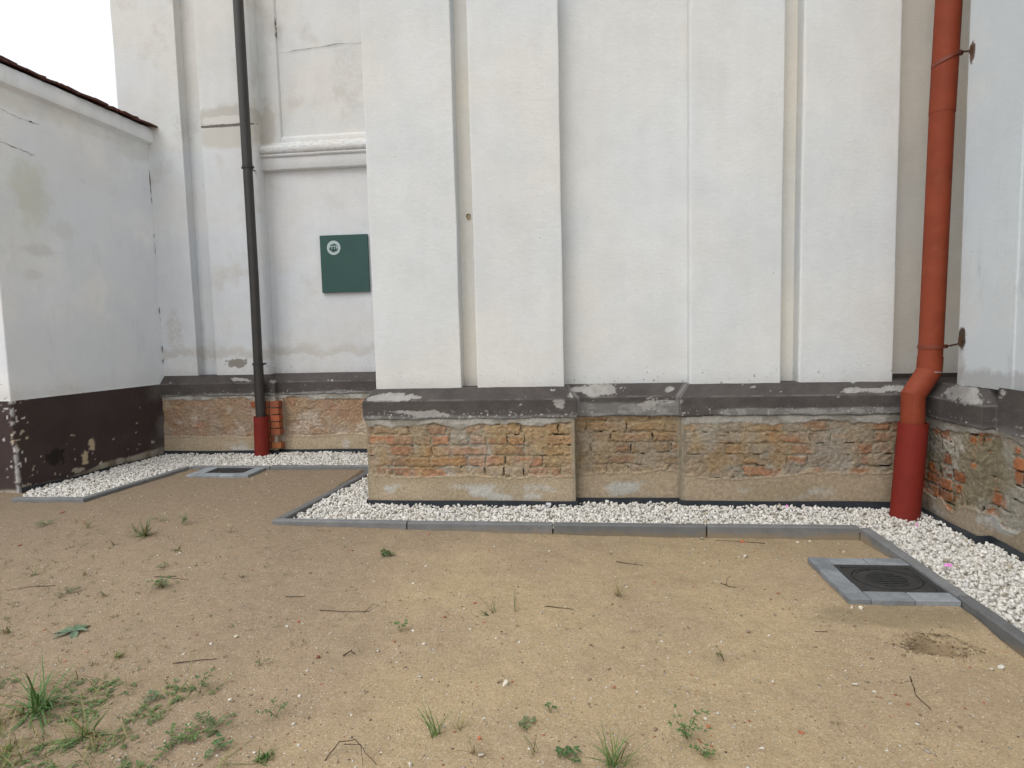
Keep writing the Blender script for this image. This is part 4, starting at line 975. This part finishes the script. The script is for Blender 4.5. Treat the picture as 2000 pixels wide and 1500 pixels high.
for i, (x, y, zz, l) in enumerate([(1.93, 3.42, .055, 'pink petal on the gravel beside the kerb next to the nearer drain'), (1.455, 4.50, .060, 'small pink petal on the gravel against the plinth left of the big red pipe'), (2.40, 3.48, .060, 'pink petal on the gravel at the right edge by the membrane'), (2.13, 4.12, .05, 'faint pink petal in the gravel in front of the big red pipe')]):
    rng_ = random.Random(i); m_ = MB(); k = 9; s0 = [.022, .014, .022, .010][i]
    V = [(x, y, zz + .006)] + [(x + s0 * math.cos(6.283 * a / k) * rng_.uniform(.7, 1.1), y + s0 * .8 * math.sin(6.283 * a / k), zz + .004 + .010 * rng_.random()) for a in range(k)]
    V += [(x + (v[0] - x) * .5, y + (v[1] - y) * .5, v[2] + .012) for v in V[1:]]
    F = [(1 + a, 1 + (a + 1) % k, 1 + k + (a + 1) % k, 1 + k + a) for a in range(k)] + [tuple(1 + k + a for a in range(k))]
    tag(m_.add(V, F).build('petal', M['pink']), l, 'petal', PK)
m_ = MB(); m_.box((-.262, 4.556, .052), (-.225, 4.564, .070), bev=.001); tag(m_.build('label_tag', M['label']), 'tiny white label stuck on the black membrane below the main pier', 'label')

# ------------------------------------------------------------------ down pipes
dp = empty('dark_downpipe', (-3.537, 6.50, .4), 'thin dark brown metal downpipe on the recessed wall at left', 'downpipe')
m_ = MB(); m_.tube([(-3.537, 6.51, .40), (-3.537, 6.51, .47), (-3.531, 6.53, 2.0), (-3.536, 6.55, 5.2), (-3.54, 6.56, 7.9)], .050, 28); m_.build('pipe', M['darkpipe'], dp, True)
for a_, b_ in (((-3.5335, 6.537, 3.2), (-3.536, 6.55, 5.2)), ((-3.536, 6.513, .6), (-3.534, 6.518, 1.06))):
    MB().tube([a_, b_], .053, 28, False).build('pipe_sleeve', M['darkpipe'], dp, True)
for z, y in ((3.195, 6.537), (1.065, 6.518), (5.6, 6.553)):
    m_ = MB(); m_.tube([(-3.533, y, z - .014), (-3.533, y, z + .014)], .057, 28); m_.tube([(-3.533, y + .04, z), (-3.533, 6.70, z)], .007, 8)
    for sx in (-1, 1): m_.box((-3.533 + sx * .055 - .014, y - .006, z - .011), (-3.533 + sx * .055 + .014, y + .012, z + .011))
    autosmooth(m_.build('clamp', M['clamp'], dp), 40)
bt = empty('pipe_boot', (-3.537, 6.505, 0), 'short red plastic ground pipe receiving the dark downpipe in front of new bricks', 'ground pipe')
def socket(parent, pts, r, name, mat, rim=.006, inner=.01):
    m_ = MB(); n = 32; a, b = Vector(pts[0]), Vector(pts[1]); t = (b - a)
    ring = [(a, r), (a + t * .5, r), (b - t.normalized() * .05, r), (b - t.normalized() * .046, r + rim), (b, r + rim), (b, r - inner), (b - t.normalized() * .04, r - inner)]
    V = []; F = []
    for p, q in ring:
        for k in range(n): V.append((p.x + q * math.cos(6.28318 * k / n), p.y + q * math.sin(6.28318 * k / n), p.z))
    for i in range(len(ring) - 1):
        for k in range(n): F.append((i * n + k, i * n + (k + 1) % n, (i + 1) * n + (k + 1) % n, (i + 1) * n + k))
    F.append(tuple(range((len(ring) - 1) * n, len(ring) * n)))
    m_.add(V, F); return autosmooth(m_.build(name, mat, parent), 40)
socket(bt, [(-3.545, 6.50, -.05), (-3.533, 6.505, .485)], .078, 'pipe_body', M['redboot'], .0, .006)
rp = empty('red_downpipe', (2.25, 4.44, .6), 'wide terracotta red downpipe with a bend, in the corner at right', 'downpipe')
m_ = MB(); m_.tube([(2.250, 4.44, .60), (2.248, 4.445, .86), (2.375, 4.495, 1.025)], [.073, .073, .075], 36, True); autosmooth(m_.build('bend', M['redpipe'], rp), 25)
m_ = MB(); m_.tube([(2.370, 4.492, 1.015), (2.376, 4.495, 1.12)], .076, 36); m_.tube([(2.374, 4.495, 1.10), (2.379, 4.496, 1.22)], .0725, 36, False)
m_.tube([(2.378, 4.496, 1.18), (2.402, 4.50, 2.78)], .073, 36); m_.tube([(2.402, 4.50, 2.72), (2.432, 4.50, 3.9), (2.46, 4.52, 7.9)], .0755, 36); autosmooth(m_.build('pipe', M['redpipe'], rp), 40)
m_ = MB(); m_.tube([(2.370, 4.493, 1.012), (2.3705, 4.493, 1.022)], .0775, 36); m_.build('joint_seal', simple('grey_sealant', (.34, .26, .24), .8, .2, .3, 80), rp, True)
for z, tilt in ((1.187, 0.0), (3.06, .035)):
    xc = 2.380 + (z - 1.187) * .0168; hz_ = 3.03 if z > 2 else 1.215
    c = empty('clamp', (0, 0, 0)); c.parent = rp; c.location = (0, 0, 0)
    m_ = MB(); m_.tube([(xc - tilt * .3 * 0, 4.497, z - .012), (xc, 4.497, z + .012)], .080, 36)
    V = [(v[0], v[1], v[2] + (v[0] - xc) * tilt / .08) for v in m_.V]; m_.V = V
    bpy.data.objects.remove(c)
    m_.box((xc + .074, 4.485, z + tilt - .013), (xc + .10, 4.509, z + tilt + .013))
    autosmooth(m_.build('clamp', M['redclamp'], rp), 40)
    m_ = MB(); m_.tube([(xc + .09, 4.48, z + tilt), (2.47, 4.30, hz_)], .006, 8); m_.build('wall_bolt', M['rust'], rp)
gb = empty('pipe_boot', (2.205, 4.43, 0), 'tall wide red ground pipe standing in the gravel below the terracotta downpipe', 'ground pipe')
socket(gb, [(2.190, 4.40, -.05), (2.250, 4.435, .675)], .091, 'pipe_body', M['redboot'], .0, .008)
# dark pockets in the wall where the bolts enter
for z, ry, rz in ((3.03, .018, .035), (1.225, .022, .040)):
    V = []; k = 16; rg = random.Random(int(z * 10))
    for a in range(k): q = 6.283 * a / k; f = rg.uniform(.7, 1.15); V.append((2.4435, 4.29 + ry * f * math.cos(q), z + rz * f * math.sin(q)))
    mesh_obj('broken_plaster', V, [tuple(range(k))], M['rust'], church)

# ------------------------------------------------------------------ green board
sb = empty('sign_board', (-2.585, 6.80, 1.84), 'square dark green board with a round white emblem on the recessed wall', 'sign')
m_ = MB(); m_.box((-2.868, 6.785, 1.845), (-2.318, 6.812, 2.478)); V = [(v[0], v[1], v[2] + (v[0] + 2.868) * -.004) for v in m_.V]; m_.V = V
m_.build('board', M['green'], sb)
ec = (-2.709, 2.338); r0 = .079
m_ = MB(); V = [(ec[0] + r0 * math.cos(6.28318 * k / 48), 6.7815, ec[1] + r0 * math.sin(6.28318 * k / 48)) for k in range(48)]; m_.add(V, [tuple(range(48))])
m_.build('emblem_disc', M['emblem'], sb)
m_ = MB()
hills = [(-.045, .018), (-.038, .026), (-.028, .034), (-.018, .042), (-.010, .036), (0, .044), (.010, .050), (.022, .038), (.034, .032), (.046, .018)]
m_.add([(ec[0] + a, 6.7790, ec[1] + b) for a, b in hills], [tuple(range(len(hills)))])
low = [(-.046, .012), (-.050, -.010), (-.044, -.024), (-.030, -.034), (-.020, -.044), (-.004, -.050), (.012, -.046), (.022, -.040), (.034, -.038), (.044, -.022), (.048, .0), (.046, .012)]
m_.add([(ec[0] + a, 6.7790, ec[1] + b) for a, b in low], [tuple(range(len(low)))])
m_.build('emblem_silhouette', M['green'], sb)
tc = bpy.data.curves.new('emblem_letters', 'FONT'); tc.body = 'PTTK'; tc.size = .052; tc.align_x = 'CENTER'; tc.align_y = 'CENTER'; tc.extrude = .0008; tc.offset = .0010; tc.space_character = 1.02
to = link(bpy.data.objects.new('emblem_letters_curve', tc)); bpy.context.view_layer.update()
me = bpy.data.meshes.new_from_object(to.evaluated_get(bpy.context.evaluated_depsgraph_get())); bpy.data.objects.remove(to)
lo = link(bpy.data.objects.new('emblem_letters', me)); me.materials.clear(); me.materials.append(M['emblem']); lo.parent = sb
lo.rotation_euler = (math.radians(90), 0, 0); lo.location = (ec[0] + 2.585, 6.7760 - 6.80, ec[1] - 1.84 + .001); lo.scale = (.98, 1.0, 1)

# ------------------------------------------------------------------ plants, twigs
GREEN = (.115, .165, .055)
def blade(m_, base, ang, L, w0, lean, curl, col, rng, seg=6):
    d = Vector((math.cos(ang), math.sin(ang), 0)); s = Vector((-math.sin(ang), math.cos(ang), 0)); p = Vector(base); th = lean; V = []; F = []
    for i in range(seg + 1):
        t = i / seg; wv = w0 * (1 - t ** 1.8) * (.65 + .35 * min(1, t * 4)) + .0002
        V += [p - s * wv, p + s * wv - Vector((0, 0, wv * .3))]
        th += curl / seg; p = p + (d * math.sin(th) + Vector((0, 0, 1)) * math.cos(th)) * (L / seg)
        if p.z < base[2] + .006: p.z = base[2] + .006 - .004 * (i / seg)
    for i in range(seg): F.append((2 * i, 2 * i + 1, 2 * i + 3, 2 * i + 2))
    m_.add([tuple(v) for v in V], F, col)
def jitc(c, rng, a=.2): k = rng.uniform(1 - a, 1 + a); return tuple(min(1, x * k * rng.uniform(.93, 1.07)) for x in c)
GT = 'grass tufts growing in the sand'; GW = 'small green weeds growing in the sand'
def tuft(x, y, n, L, label, w=.0022, spread=.9, seed=0, col=GREEN, dry=.15, asym=None, rad=.012, curl=.7):
    rng = random.Random(seed); m_ = MB(); z = gz(x, y) - .002
    for i in range(n):
        a = rng.uniform(0, 6.283) if asym is None else rng.gauss(asym[0], asym[1])
        c = jitc((.28, .22, .10) if rng.random() < dry else col, rng); l = L * rng.uniform(.35, 1.0)
        r = rng.random() * rad; q = rng.uniform(0, 6.283)
        blade(m_, (x + r * math.cos(q), y + r * math.sin(q), z), a, l, w * rng.uniform(.6, 1.1), rng.uniform(.1, .25 + spread), rng.uniform(.2, curl + .5), c, rng)
    o = m_.build('grass_tuft', M['leaf'], col=True, origin=(x, y, z)); return tag(o, label, 'grass', GT)
def leaf(m_, base, ang, pitch, L, wv, col):
    d = Vector((math.cos(ang) * math.cos(pitch), math.sin(ang) * math.cos(pitch), math.sin(pitch))); s = Vector((-math.sin(ang), math.cos(ang), 0)); b = Vector(base); V = []; F = []
    pr = [0, .55, .95, 1, .8, .4, .04]; n = len(pr) - 1; up = s.cross(d) * -1
    for i, f in enumerate(pr):
        t = i / n; c = b + d * L * t + Vector((0, 0, -1)) * (L * .25 * t * t); V += [c - s * wv * f + Vector((0, 0, wv * f * .35)), c, c + s * wv * f + Vector((0, 0, wv * f * .35))]
    for i in range(n):
        for j in (0, 1): F.append((3 * i + j, 3 * i + j + 1, 3 * i + 4 + j, 3 * i + 3 + j))
    m_.add([tuple(v) for v in V], F, col)
def weed(x, y, n, R_, label, seed=0, lw=.005, ll=.014, col=(.095, .17, .06), h=.03, rad=None):
    rng = random.Random(seed); m_ = MB(); z = gz(x, y) - .001
    for i in range(n):     # stems with pairs of small leaves
        a = rng.uniform(0, 6.283); l = R_ * rng.uniform(.4, 1); p = Vector((x, y, z)); k = max(2, int(l / .012)); d = Vector((math.cos(a), math.sin(a), 0)); pts = [p.copy()]; bend = rng.uniform(-.5, .5)
        for j in range(k):
            aa = a + bend * j / k; d = Vector((math.cos(aa), math.sin(aa), 0)); p = p + d * (l / k); p.z = z + .004 + h * rng.uniform(.5, 1) * math.sin(3.14 * min(1, (j + 1) / k) * .6); pts.append(p.copy())
            for sgn in (-1, 1): leaf(m_, p, aa + sgn * rng.uniform(.6, 1.3), rng.uniform(-.1, .7), ll * rng.uniform(.6, 1.1), lw * rng.uniform(.7, 1.1) * .5, jitc(col, rng))
        m_.tube(pts, .0007, 4, False, jitc((.12, .13, .06), rng)); leaf(m_, p, a, .4, ll, lw * .5, jitc(col, rng))
    o = m_.build('weed', M['leaf'], col=True, origin=(x, y, z)); return tag(o, label, 'weed', GW)
tuft(-2.96, 3.83, 46, .17, 'fullest dark green tuft alone in the sand left of the gravel corner', .0035, 1.0, 1, (.10, .15, .05))
tuft(-3.06, 3.88, 8, .19, 'few upright blades just left of the fullest tuft', .003, .35, 101, (.11, .16, .06))
weed(-2.86, 4.08, 6, .05, 'small round leafed sprout right behind the fullest tuft', 2, .012, .022, h=.06)
tuft(-2.57, 3.60, 14, .11, 'flat spreading grass lying right of the fullest tuft', .003, 2.2, 3, (.10, .13, .05), curl=.3)
tuft(-3.52, 3.98, 12, .12, 'thin pale tuft in the sand below the left kerb corner', .002, .5, 4, (.15, .17, .07), .5)
weed(-3.90, 4.05, 8, .07, 'low weed farthest left below the short kerb stone', 5, .009, .018)
tuft(-3.70, 4.1, 6, .10, 'sparse pale blades between the low weed and the thin tuft', .002, .4, 6, (.16, .17, .08), .5)
weed(-3.08, 4.15, 5, .05, 'tiny weed far back in line with the fullest tuft', 7, .008, .016)
tuft(-2.40, 3.92, 9, .11, 'dry looking blades left of the pointed gravel corner', .0018, .6, 8, (.20, .17, .09), .7)
weed(-2.28, 3.055, 12, .06, 'bushy small weed in the left middle of the sand', 9, .010, .02, h=.05)
tuft(-2.30, 3.06, 14, .08, 'short grass mixed with the bushy small weed', .002, .9, 10, (.12, .15, .07), .4)
tuft(-1.92, 3.22, 10, .07, 'low dark sprig right of the bushy small weed', .002, 1.2, 11, (.10, .12, .06), .3)
weed(-1.18, 3.63, 4, .06, 'flat dark leaves below the second front kerb stone', 12, .016, .035, (.07, .11, .035), .012)
tuft(-.43, 2.885, 9, .17, 'left of two tall sprigs in the centre of the sand', .0018, .5, 13, (.13, .15, .07), .35, (2.4, .5), .01, .4)
tuft(-.33, 2.90, 4, .17, 'right of two tall sprigs in the centre, nearly vertical', .0018, .15, 14, (.12, .14, .07), .2, (1.0, .6), .006, .15)
tuft(-.46, 2.86, 7, .06, 'low green blades at the foot of the left tall sprig', .003, 2.0, 15, (.07, .12, .04), .1, (3.1, .5))
tuft(.18, 3.12, 26, .15, 'dry spiky tuft in the sand right of centre', .0016, 1.1, 16, (.13, .12, .07), .7, rad=.02, curl=.4)
tuft(.18, 3.72, 5, .07, 'tiny pale sprout below the third front kerb stone', .002, .6, 17, (.16, .18, .07), .2)
weed(-.83, 2.66, 4, .035, 'small bright weed left of the largest round stone', 18, .010, .02, (.10, .18, .05), .04)
tuft(-.96, 2.48, 4, .08, 'faint thin blades below the small bright weed', .0012, .3, 19, (.2, .2, .11), .3)
tuft(-.50, 1.95, 16, .13, 'upright green tuft at the bottom, left of centre', .0024, .35, 20, (.12, .19, .055), .15, rad=.02, curl=.4)
tuft(-.43, 1.99, 8, .09, 'shorter green tuft right of the upright one at the bottom', .002, .5, 21, (.12, .17, .06), .25)
tuft(-.36, 1.87, 10, .13, 'brownish dry stems at the bottom centre', .0016, .7, 22, (.20, .15, .08), .8)
tuft(.09, 1.84, 40, .17, 'tallest bright green tuft at the bottom, right of centre', .0024, .6, 23, (.12, .20, .055), .12, rad=.03, curl=.6)
tuft(-.16, 1.88, 8, .09, 'thin short sprout left of the tallest bright tuft', .0016, .4, 24, (.13, .17, .07), .4)
weed(-.05, 1.86, 5, .04, 'round leafed weed at the foot of the tallest bright tuft', 25, .014, .02, (.08, .14, .05), .02)
weed(-.20, 2.02, 4, .035, 'flat four leafed weed at the bottom centre', 26, .014, .018, (.14, .17, .08), .01)
weed(.335, 1.99, 8, .075, 'leafy branching weed at the bottom right of centre', 27, .008, .018, (.11, .185, .06), .09)
weed(.37, 1.91, 7, .04, 'dense low clump at the foot of the leafy branching weed', 28, .007, .014, (.10, .17, .05), .03)
weed(.57, 2.50, 4, .045, 'tiny brownish sprout in the right half of the sand', 29, .007, .014, (.15, .15, .06), .05)
tuft(.86, 2.10, 5, .09, 'thin grey blades in the right foreground', .001, .25, 30, (.16, .15, .10), .6)
weed(-.12, 2.10, 4, .03, 'tiny green speck of a weed left of the orange chip in the foreground', 31, .008, .012)
tuft(-1.03, 1.80, 60, .045, 'dense mossy green cushion at the bottom edge, left', .0022, .9, 32, (.06, .15, .03), .02, rad=.03)
# left side growth
def rosette(x, y, n, L, wv, label, seed, col=(.13, .20, .12)):
    rng = random.Random(seed); m_ = MB(); z = gz(x, y) + .004
    for i in range(n): leaf(m_, (x, y, z), 6.283 * i / n + rng.uniform(-.3, .3), rng.uniform(.1, .35), L * rng.uniform(.7, 1.1), wv * rng.uniform(.8, 1.1), jitc(col, rng, .1))
    o = m_.build('rosette_weed', M['leaf'], col=True, origin=(x, y, z)); return tag(o, label, 'weed', GW)
rosette(-2.37, 2.56, 7, .10, .015, 'flat rosette of broad bluish green leaves in the left sand', 40)
tuft(-2.68, 2.52, 12, .10, 'small yellowish tuft left of the broad leafed rosette', .0025, 1.0, 41, (.14, .17, .05), .3)
weed(-2.75, 2.93, 6, .07, 'spidery dark weed above the broad leafed rosette', 42, .007, .02, (.10, .13, .06), .02)
tuft(-2.52, 2.93, 12, .08, 'loose weedy tuft in the left sand below the bushy small weed', .002, 1.0, 43, (.12, .14, .07), .5)
tuft(-1.99, 2.36, 22, .07, 'yellow green tuft between the rosette and the large bottom left tuft', .002, 1.0, 44, (.16, .21, .06), .2)
tuft(-2.02, 1.99, 60, .26, 'large spreading tuft with long bent blades at the lower left', .0042, 1.35, 45, (.10, .18, .055), .15, rad=.05, curl=.9)
tuft(-1.72, 1.87, 40, .19, 'second broad tuft right of the large lower left one', .0036, 1.9, 46, (.13, .20, .06), .25, rad=.03, curl=.5)
tuft(-2.12, 1.86, 120, .10, 'dense yellowish grass patch in the bottom left corner', .0018, 1.3, 47, (.17, .20, .055), .35, rad=.16)
tuft(-1.92, 1.76, 90, .09, 'low mossy grass at the bottom edge below the large tuft', .0018, 1.2, 48, (.15, .19, .05), .35, rad=.13)
tuft(-1.62, 1.76, 60, .06, 'thin grassy film at the bottom edge left of the weeds', .0016, 1.2, 49, (.14, .18, .06), .4, rad=.12)
weed(-1.30, 1.96, 8, .09, 'creeping weed with small dark leaves in the left foreground', 50, .008, .016, (.09, .15, .055), .03)
weed(-1.38, 1.85, 11, .10, 'denser creeping weed nearer the bottom edge at left', 51, .009, .016, (.10, .165, .05), .025)
weed(-1.47, 2.13, 5, .05, 'upright forked sprout above the creeping weeds', 52, .008, .02, (.09, .15, .055), .07)
weed(-1.10, 2.01, 5, .06, 'slim leaved sprout right of the creeping weeds', 53, .006, .022, (.10, .15, .06), .05)
weed(-1.64, 2.08, 4, .04, 'small two leafed sprout left of the forked sprout', 54, .010, .02, (.12, .18, .09), .02)
weed(-1.22, 1.82, 5, .05, 'round leaves at the bottom edge right of the denser creeping weed', 55, .014, .016, (.09, .16, .06), .02)
tuft(-3.02, 2.66, 60, .13, 'leafy grass clump cut by the left edge of the photo', .003, 1.0, 56, (.11, .18, .05), .2, rad=.09)
tuft(-2.92, 2.45, 40, .10, 'bright short grass at the left edge below the leafy clump', .0025, 1.0, 57, (.14, .21, .05), .15, rad=.06)
tuft(-3.65, 3.30, 16, .09, 'yellow green flat sprig at the far left edge of the sand', .003, 1.6, 58, (.14, .19, .06), .1)
weed(-3.30, 2.98, 7, .05, 'dark green sprout at the left edge halfway up the sand', 59, .010, .018, (.08, .13, .06), .02)
tuft(-3.15, 3.16, 14, .09, 'greyish low sprig left in the sand above the dark sprout', .002, 1.2, 60, (.13, .15, .07), .4)
tuft(-2.85, 3.18, 10, .09, 'faint greyish sprig in the left sand beside the brown twig', .0016, 1.2, 61, (.15, .15, .09), .5)
tuft(-4.75, 4.30, 60, .20, 'drooping dark grass clump below the end of the boundary wall', .004, 1.5, 62, (.07, .11, .035), .3, rad=.10, curl=1.2)
tuft(-4.35, 3.70, 24, .14, 'coarse grass at the left edge in front of the kerb', .003, 1.1, 63, (.10, .15, .05), .2, rad=.05)
weed(-2.45, 3.30, 5, .04, 'small sprout right of centre left, below the flat spreading grass', 64, .008, .016, (.11, .15, .06), .02)
weed(-1.33, 2.33, 3, .03, 'tiny twisted green sprout in the left foreground sand', 65, .008, .014, (.11, .14, .06), .02)
tuft(-3.05, 3.66, 10, .09, 'short dark blades lying at the foot of the fullest tuft', .003, 2.2, 66, (.08, .11, .04), .2, curl=.2)

# sparse seedlings too many to count at the left
def seedlings():
    rng = random.Random(77); m_ = MB()
    for i in range(900):
        u = rng.random(); x = -1.2 - 2.4 * rng.random() ** 1.0; y = 1.6 + 2.4 * rng.random() ** 1.5
        if (x + 1.0) > -(y - 1.4) * .9 and rng.random() < .8: continue
        z = gz(x, y) - .001
        for k in range(rng.randint(2, 5)): blade(m_, (x + rng.uniform(-.01, .01), y + rng.uniform(-.01, .01), z), rng.uniform(0, 6.28), rng.uniform(.012, .045), .0012, rng.uniform(.2, 1.2), .6, jitc((.14, .16, .07), rng, .3), rng, 3)
    return tag(m_.build('seedlings', M['leaf'], col=True, origin=(0, 0, 0)), 'sparse tiny grass seedlings over the left part of the sand', 'seedlings', kind='stuff')
seedlings()
TW = 'dead twigs lying on the sand'
def twig(pts, r, label, seed, name='twig', fork=None):
    rng = random.Random(seed); P = []
    for (x, y, dz) in pts: P.append((x, y, gz(x, y) + r * .7 + dz))
    m_ = MB(); n = len(P); Q = []
    for i in range(n - 1):
        for k in range(3): t = k / 3; Q.append(tuple(P[i][j] * (1 - t) + P[i + 1][j] * t + rng.uniform(-1, 1) * r * .6 for j in range(3)))
    Q.append(P[-1]); m_.tube(Q, [r * .62 * (1 - .5 * i / len(Q)) for i in range(len(Q))], 7)
    if fork:
        P = [(x, y, gz(x, y) + r * .7 + dz) for (x, y, dz) in fork]; m_.tube(P, [r * .55] + [r * .3] * (len(P) - 1), 6)
    o = m_.build(name, M['twig'], smooth=True); return tag(o, label, 'twig', TW)
twig([(.20, 3.60, 0), (.27, 3.575, .004), (.35, 3.555, 0)], .0035, 'short dark twig below the third front kerb stone', 1)
twig([(-.19, 2.975, 0), (-.12, 2.955, .003), (-.045, 2.94, 0)], .0035, 'straight grey twig right of the two tall sprigs', 2)
twig([(1.245, 2.42, 0), (1.225, 2.36, .004), (1.20, 2.29, .003), (1.21, 2.21, 0)], .0035, 'long curved twig on the sand below the dug hollow', 3)
twig([(.735, 3.31, 0), (.765, 3.27, .002), (.80, 3.245, 0)], .0035, 'forked little dark twig in the right half of the sand', 4, fork=[(.755, 3.28, 0), (.775, 3.33, .015), (.79, 3.345, .022)])
twig([(-1.30, 2.84, 0), (-1.18, 2.83, .004), (-1.10, 2.84, .004), (-1.05, 2.86, 0)], .003, 'long thin root lying left of centre with curled end', 5, fork=[(-1.07, 2.84, .0), (-1.04, 2.89, .02), (-1.00, 2.86, .03), (-1.05, 2.82, .01)])
twig([(-1.55, 3.00, 0), (-1.45, 3.01, .003)], .0032, 'very short brown twig in the left middle of the sand', 6)
twig([(-2.30, 3.20, 0), (-2.42, 3.18, .003), (-2.20, 3.16, 0)], .003, 'thin reddish twig above the bushy small weed', 7)
twig([(-2.90, 3.03, 0), (-3.02, 3.0, .004), (-3.12, 2.95, 0)], .003, 'reddish bent stem at the left edge of the sand', 8)
twig([(-1.72, 2.33, 0), (-1.62, 2.35, .004), (-1.55, 2.37, 0)], .0035, 'dark pointed twig above the left foreground weeds', 9)
twig([(-.83, 1.80, .0), (-.80, 1.85, .03), (-.75, 1.86, .035), (-.70, 1.82, .02), (-.66, 1.80, 0)], .0028, 'arched tangle of dead root at the bottom edge', 10, fork=[(-.78, 1.84, .03), (-.72, 1.83, .04), (-.70, 1.79, .0)])
twig([(1.15, 3.96, 0), (.95, 3.99, .004), (.85, 4.01, 0)], .003, 'thin brown stalks lying along the foot of the rightmost front kerb', 11)
twig([(-1.02, 2.44, 0), (-.99, 2.46, .012), (-.97, 2.45, .004)], .005, 'crumpled dark leaf stub above the dark red chip', 12)
twig([(1.02, 2.76, 0), (1.07, 2.755, .002)], .003, 'tiny twig below the front left corner of the nearer drain', 13)

def ground_mat():
    """low mat of mixed blades and leaves in the near left corner"""
    rng = random.Random(91); m_ = MB()
    for i in range(3600):
        x = -2.6 + 1.7 * rng.random(); y = 1.45 + .75 * rng.random() ** 1.4
        d = vn(np.array([[x * 7, y * 7, 3.3]]), 5)[0] + .35 * vn(np.array([[x * 22, y * 22, 1.3]]), 6)[0]
        if d < .60 + .48 * max(0, (x + 1.75)) + .35 * max(0, y - 1.85): continue
        z = gz(x, y) - .001; a = rng.uniform(0, 6.28)
        if rng.random() < .6: blade(m_, (x, y, z), a, rng.uniform(.03, .09) if rng.random() < .85 else rng.uniform(.1, .2), .0016, rng.uniform(.3, 1.5), .6, jitc((.17, .20, .06) if rng.random() < .6 else (.26, .22, .10), rng, .3), rng, 4)
        else:
            for k in range(3): leaf(m_, (x, y, z + .006), a + k * 2.1, rng.uniform(0, .5), rng.uniform(.010, .022), rng.uniform(.003, .006), jitc((.10, .165, .055), rng, .3))
    return tag(m_.build('ground_cover', M['leaf'], col=True, origin=(0, 0, 0)), 'patchy yellow green mat of grass and tiny leaves in the bottom left corner', 'ground cover', kind='stuff')
ground_mat()
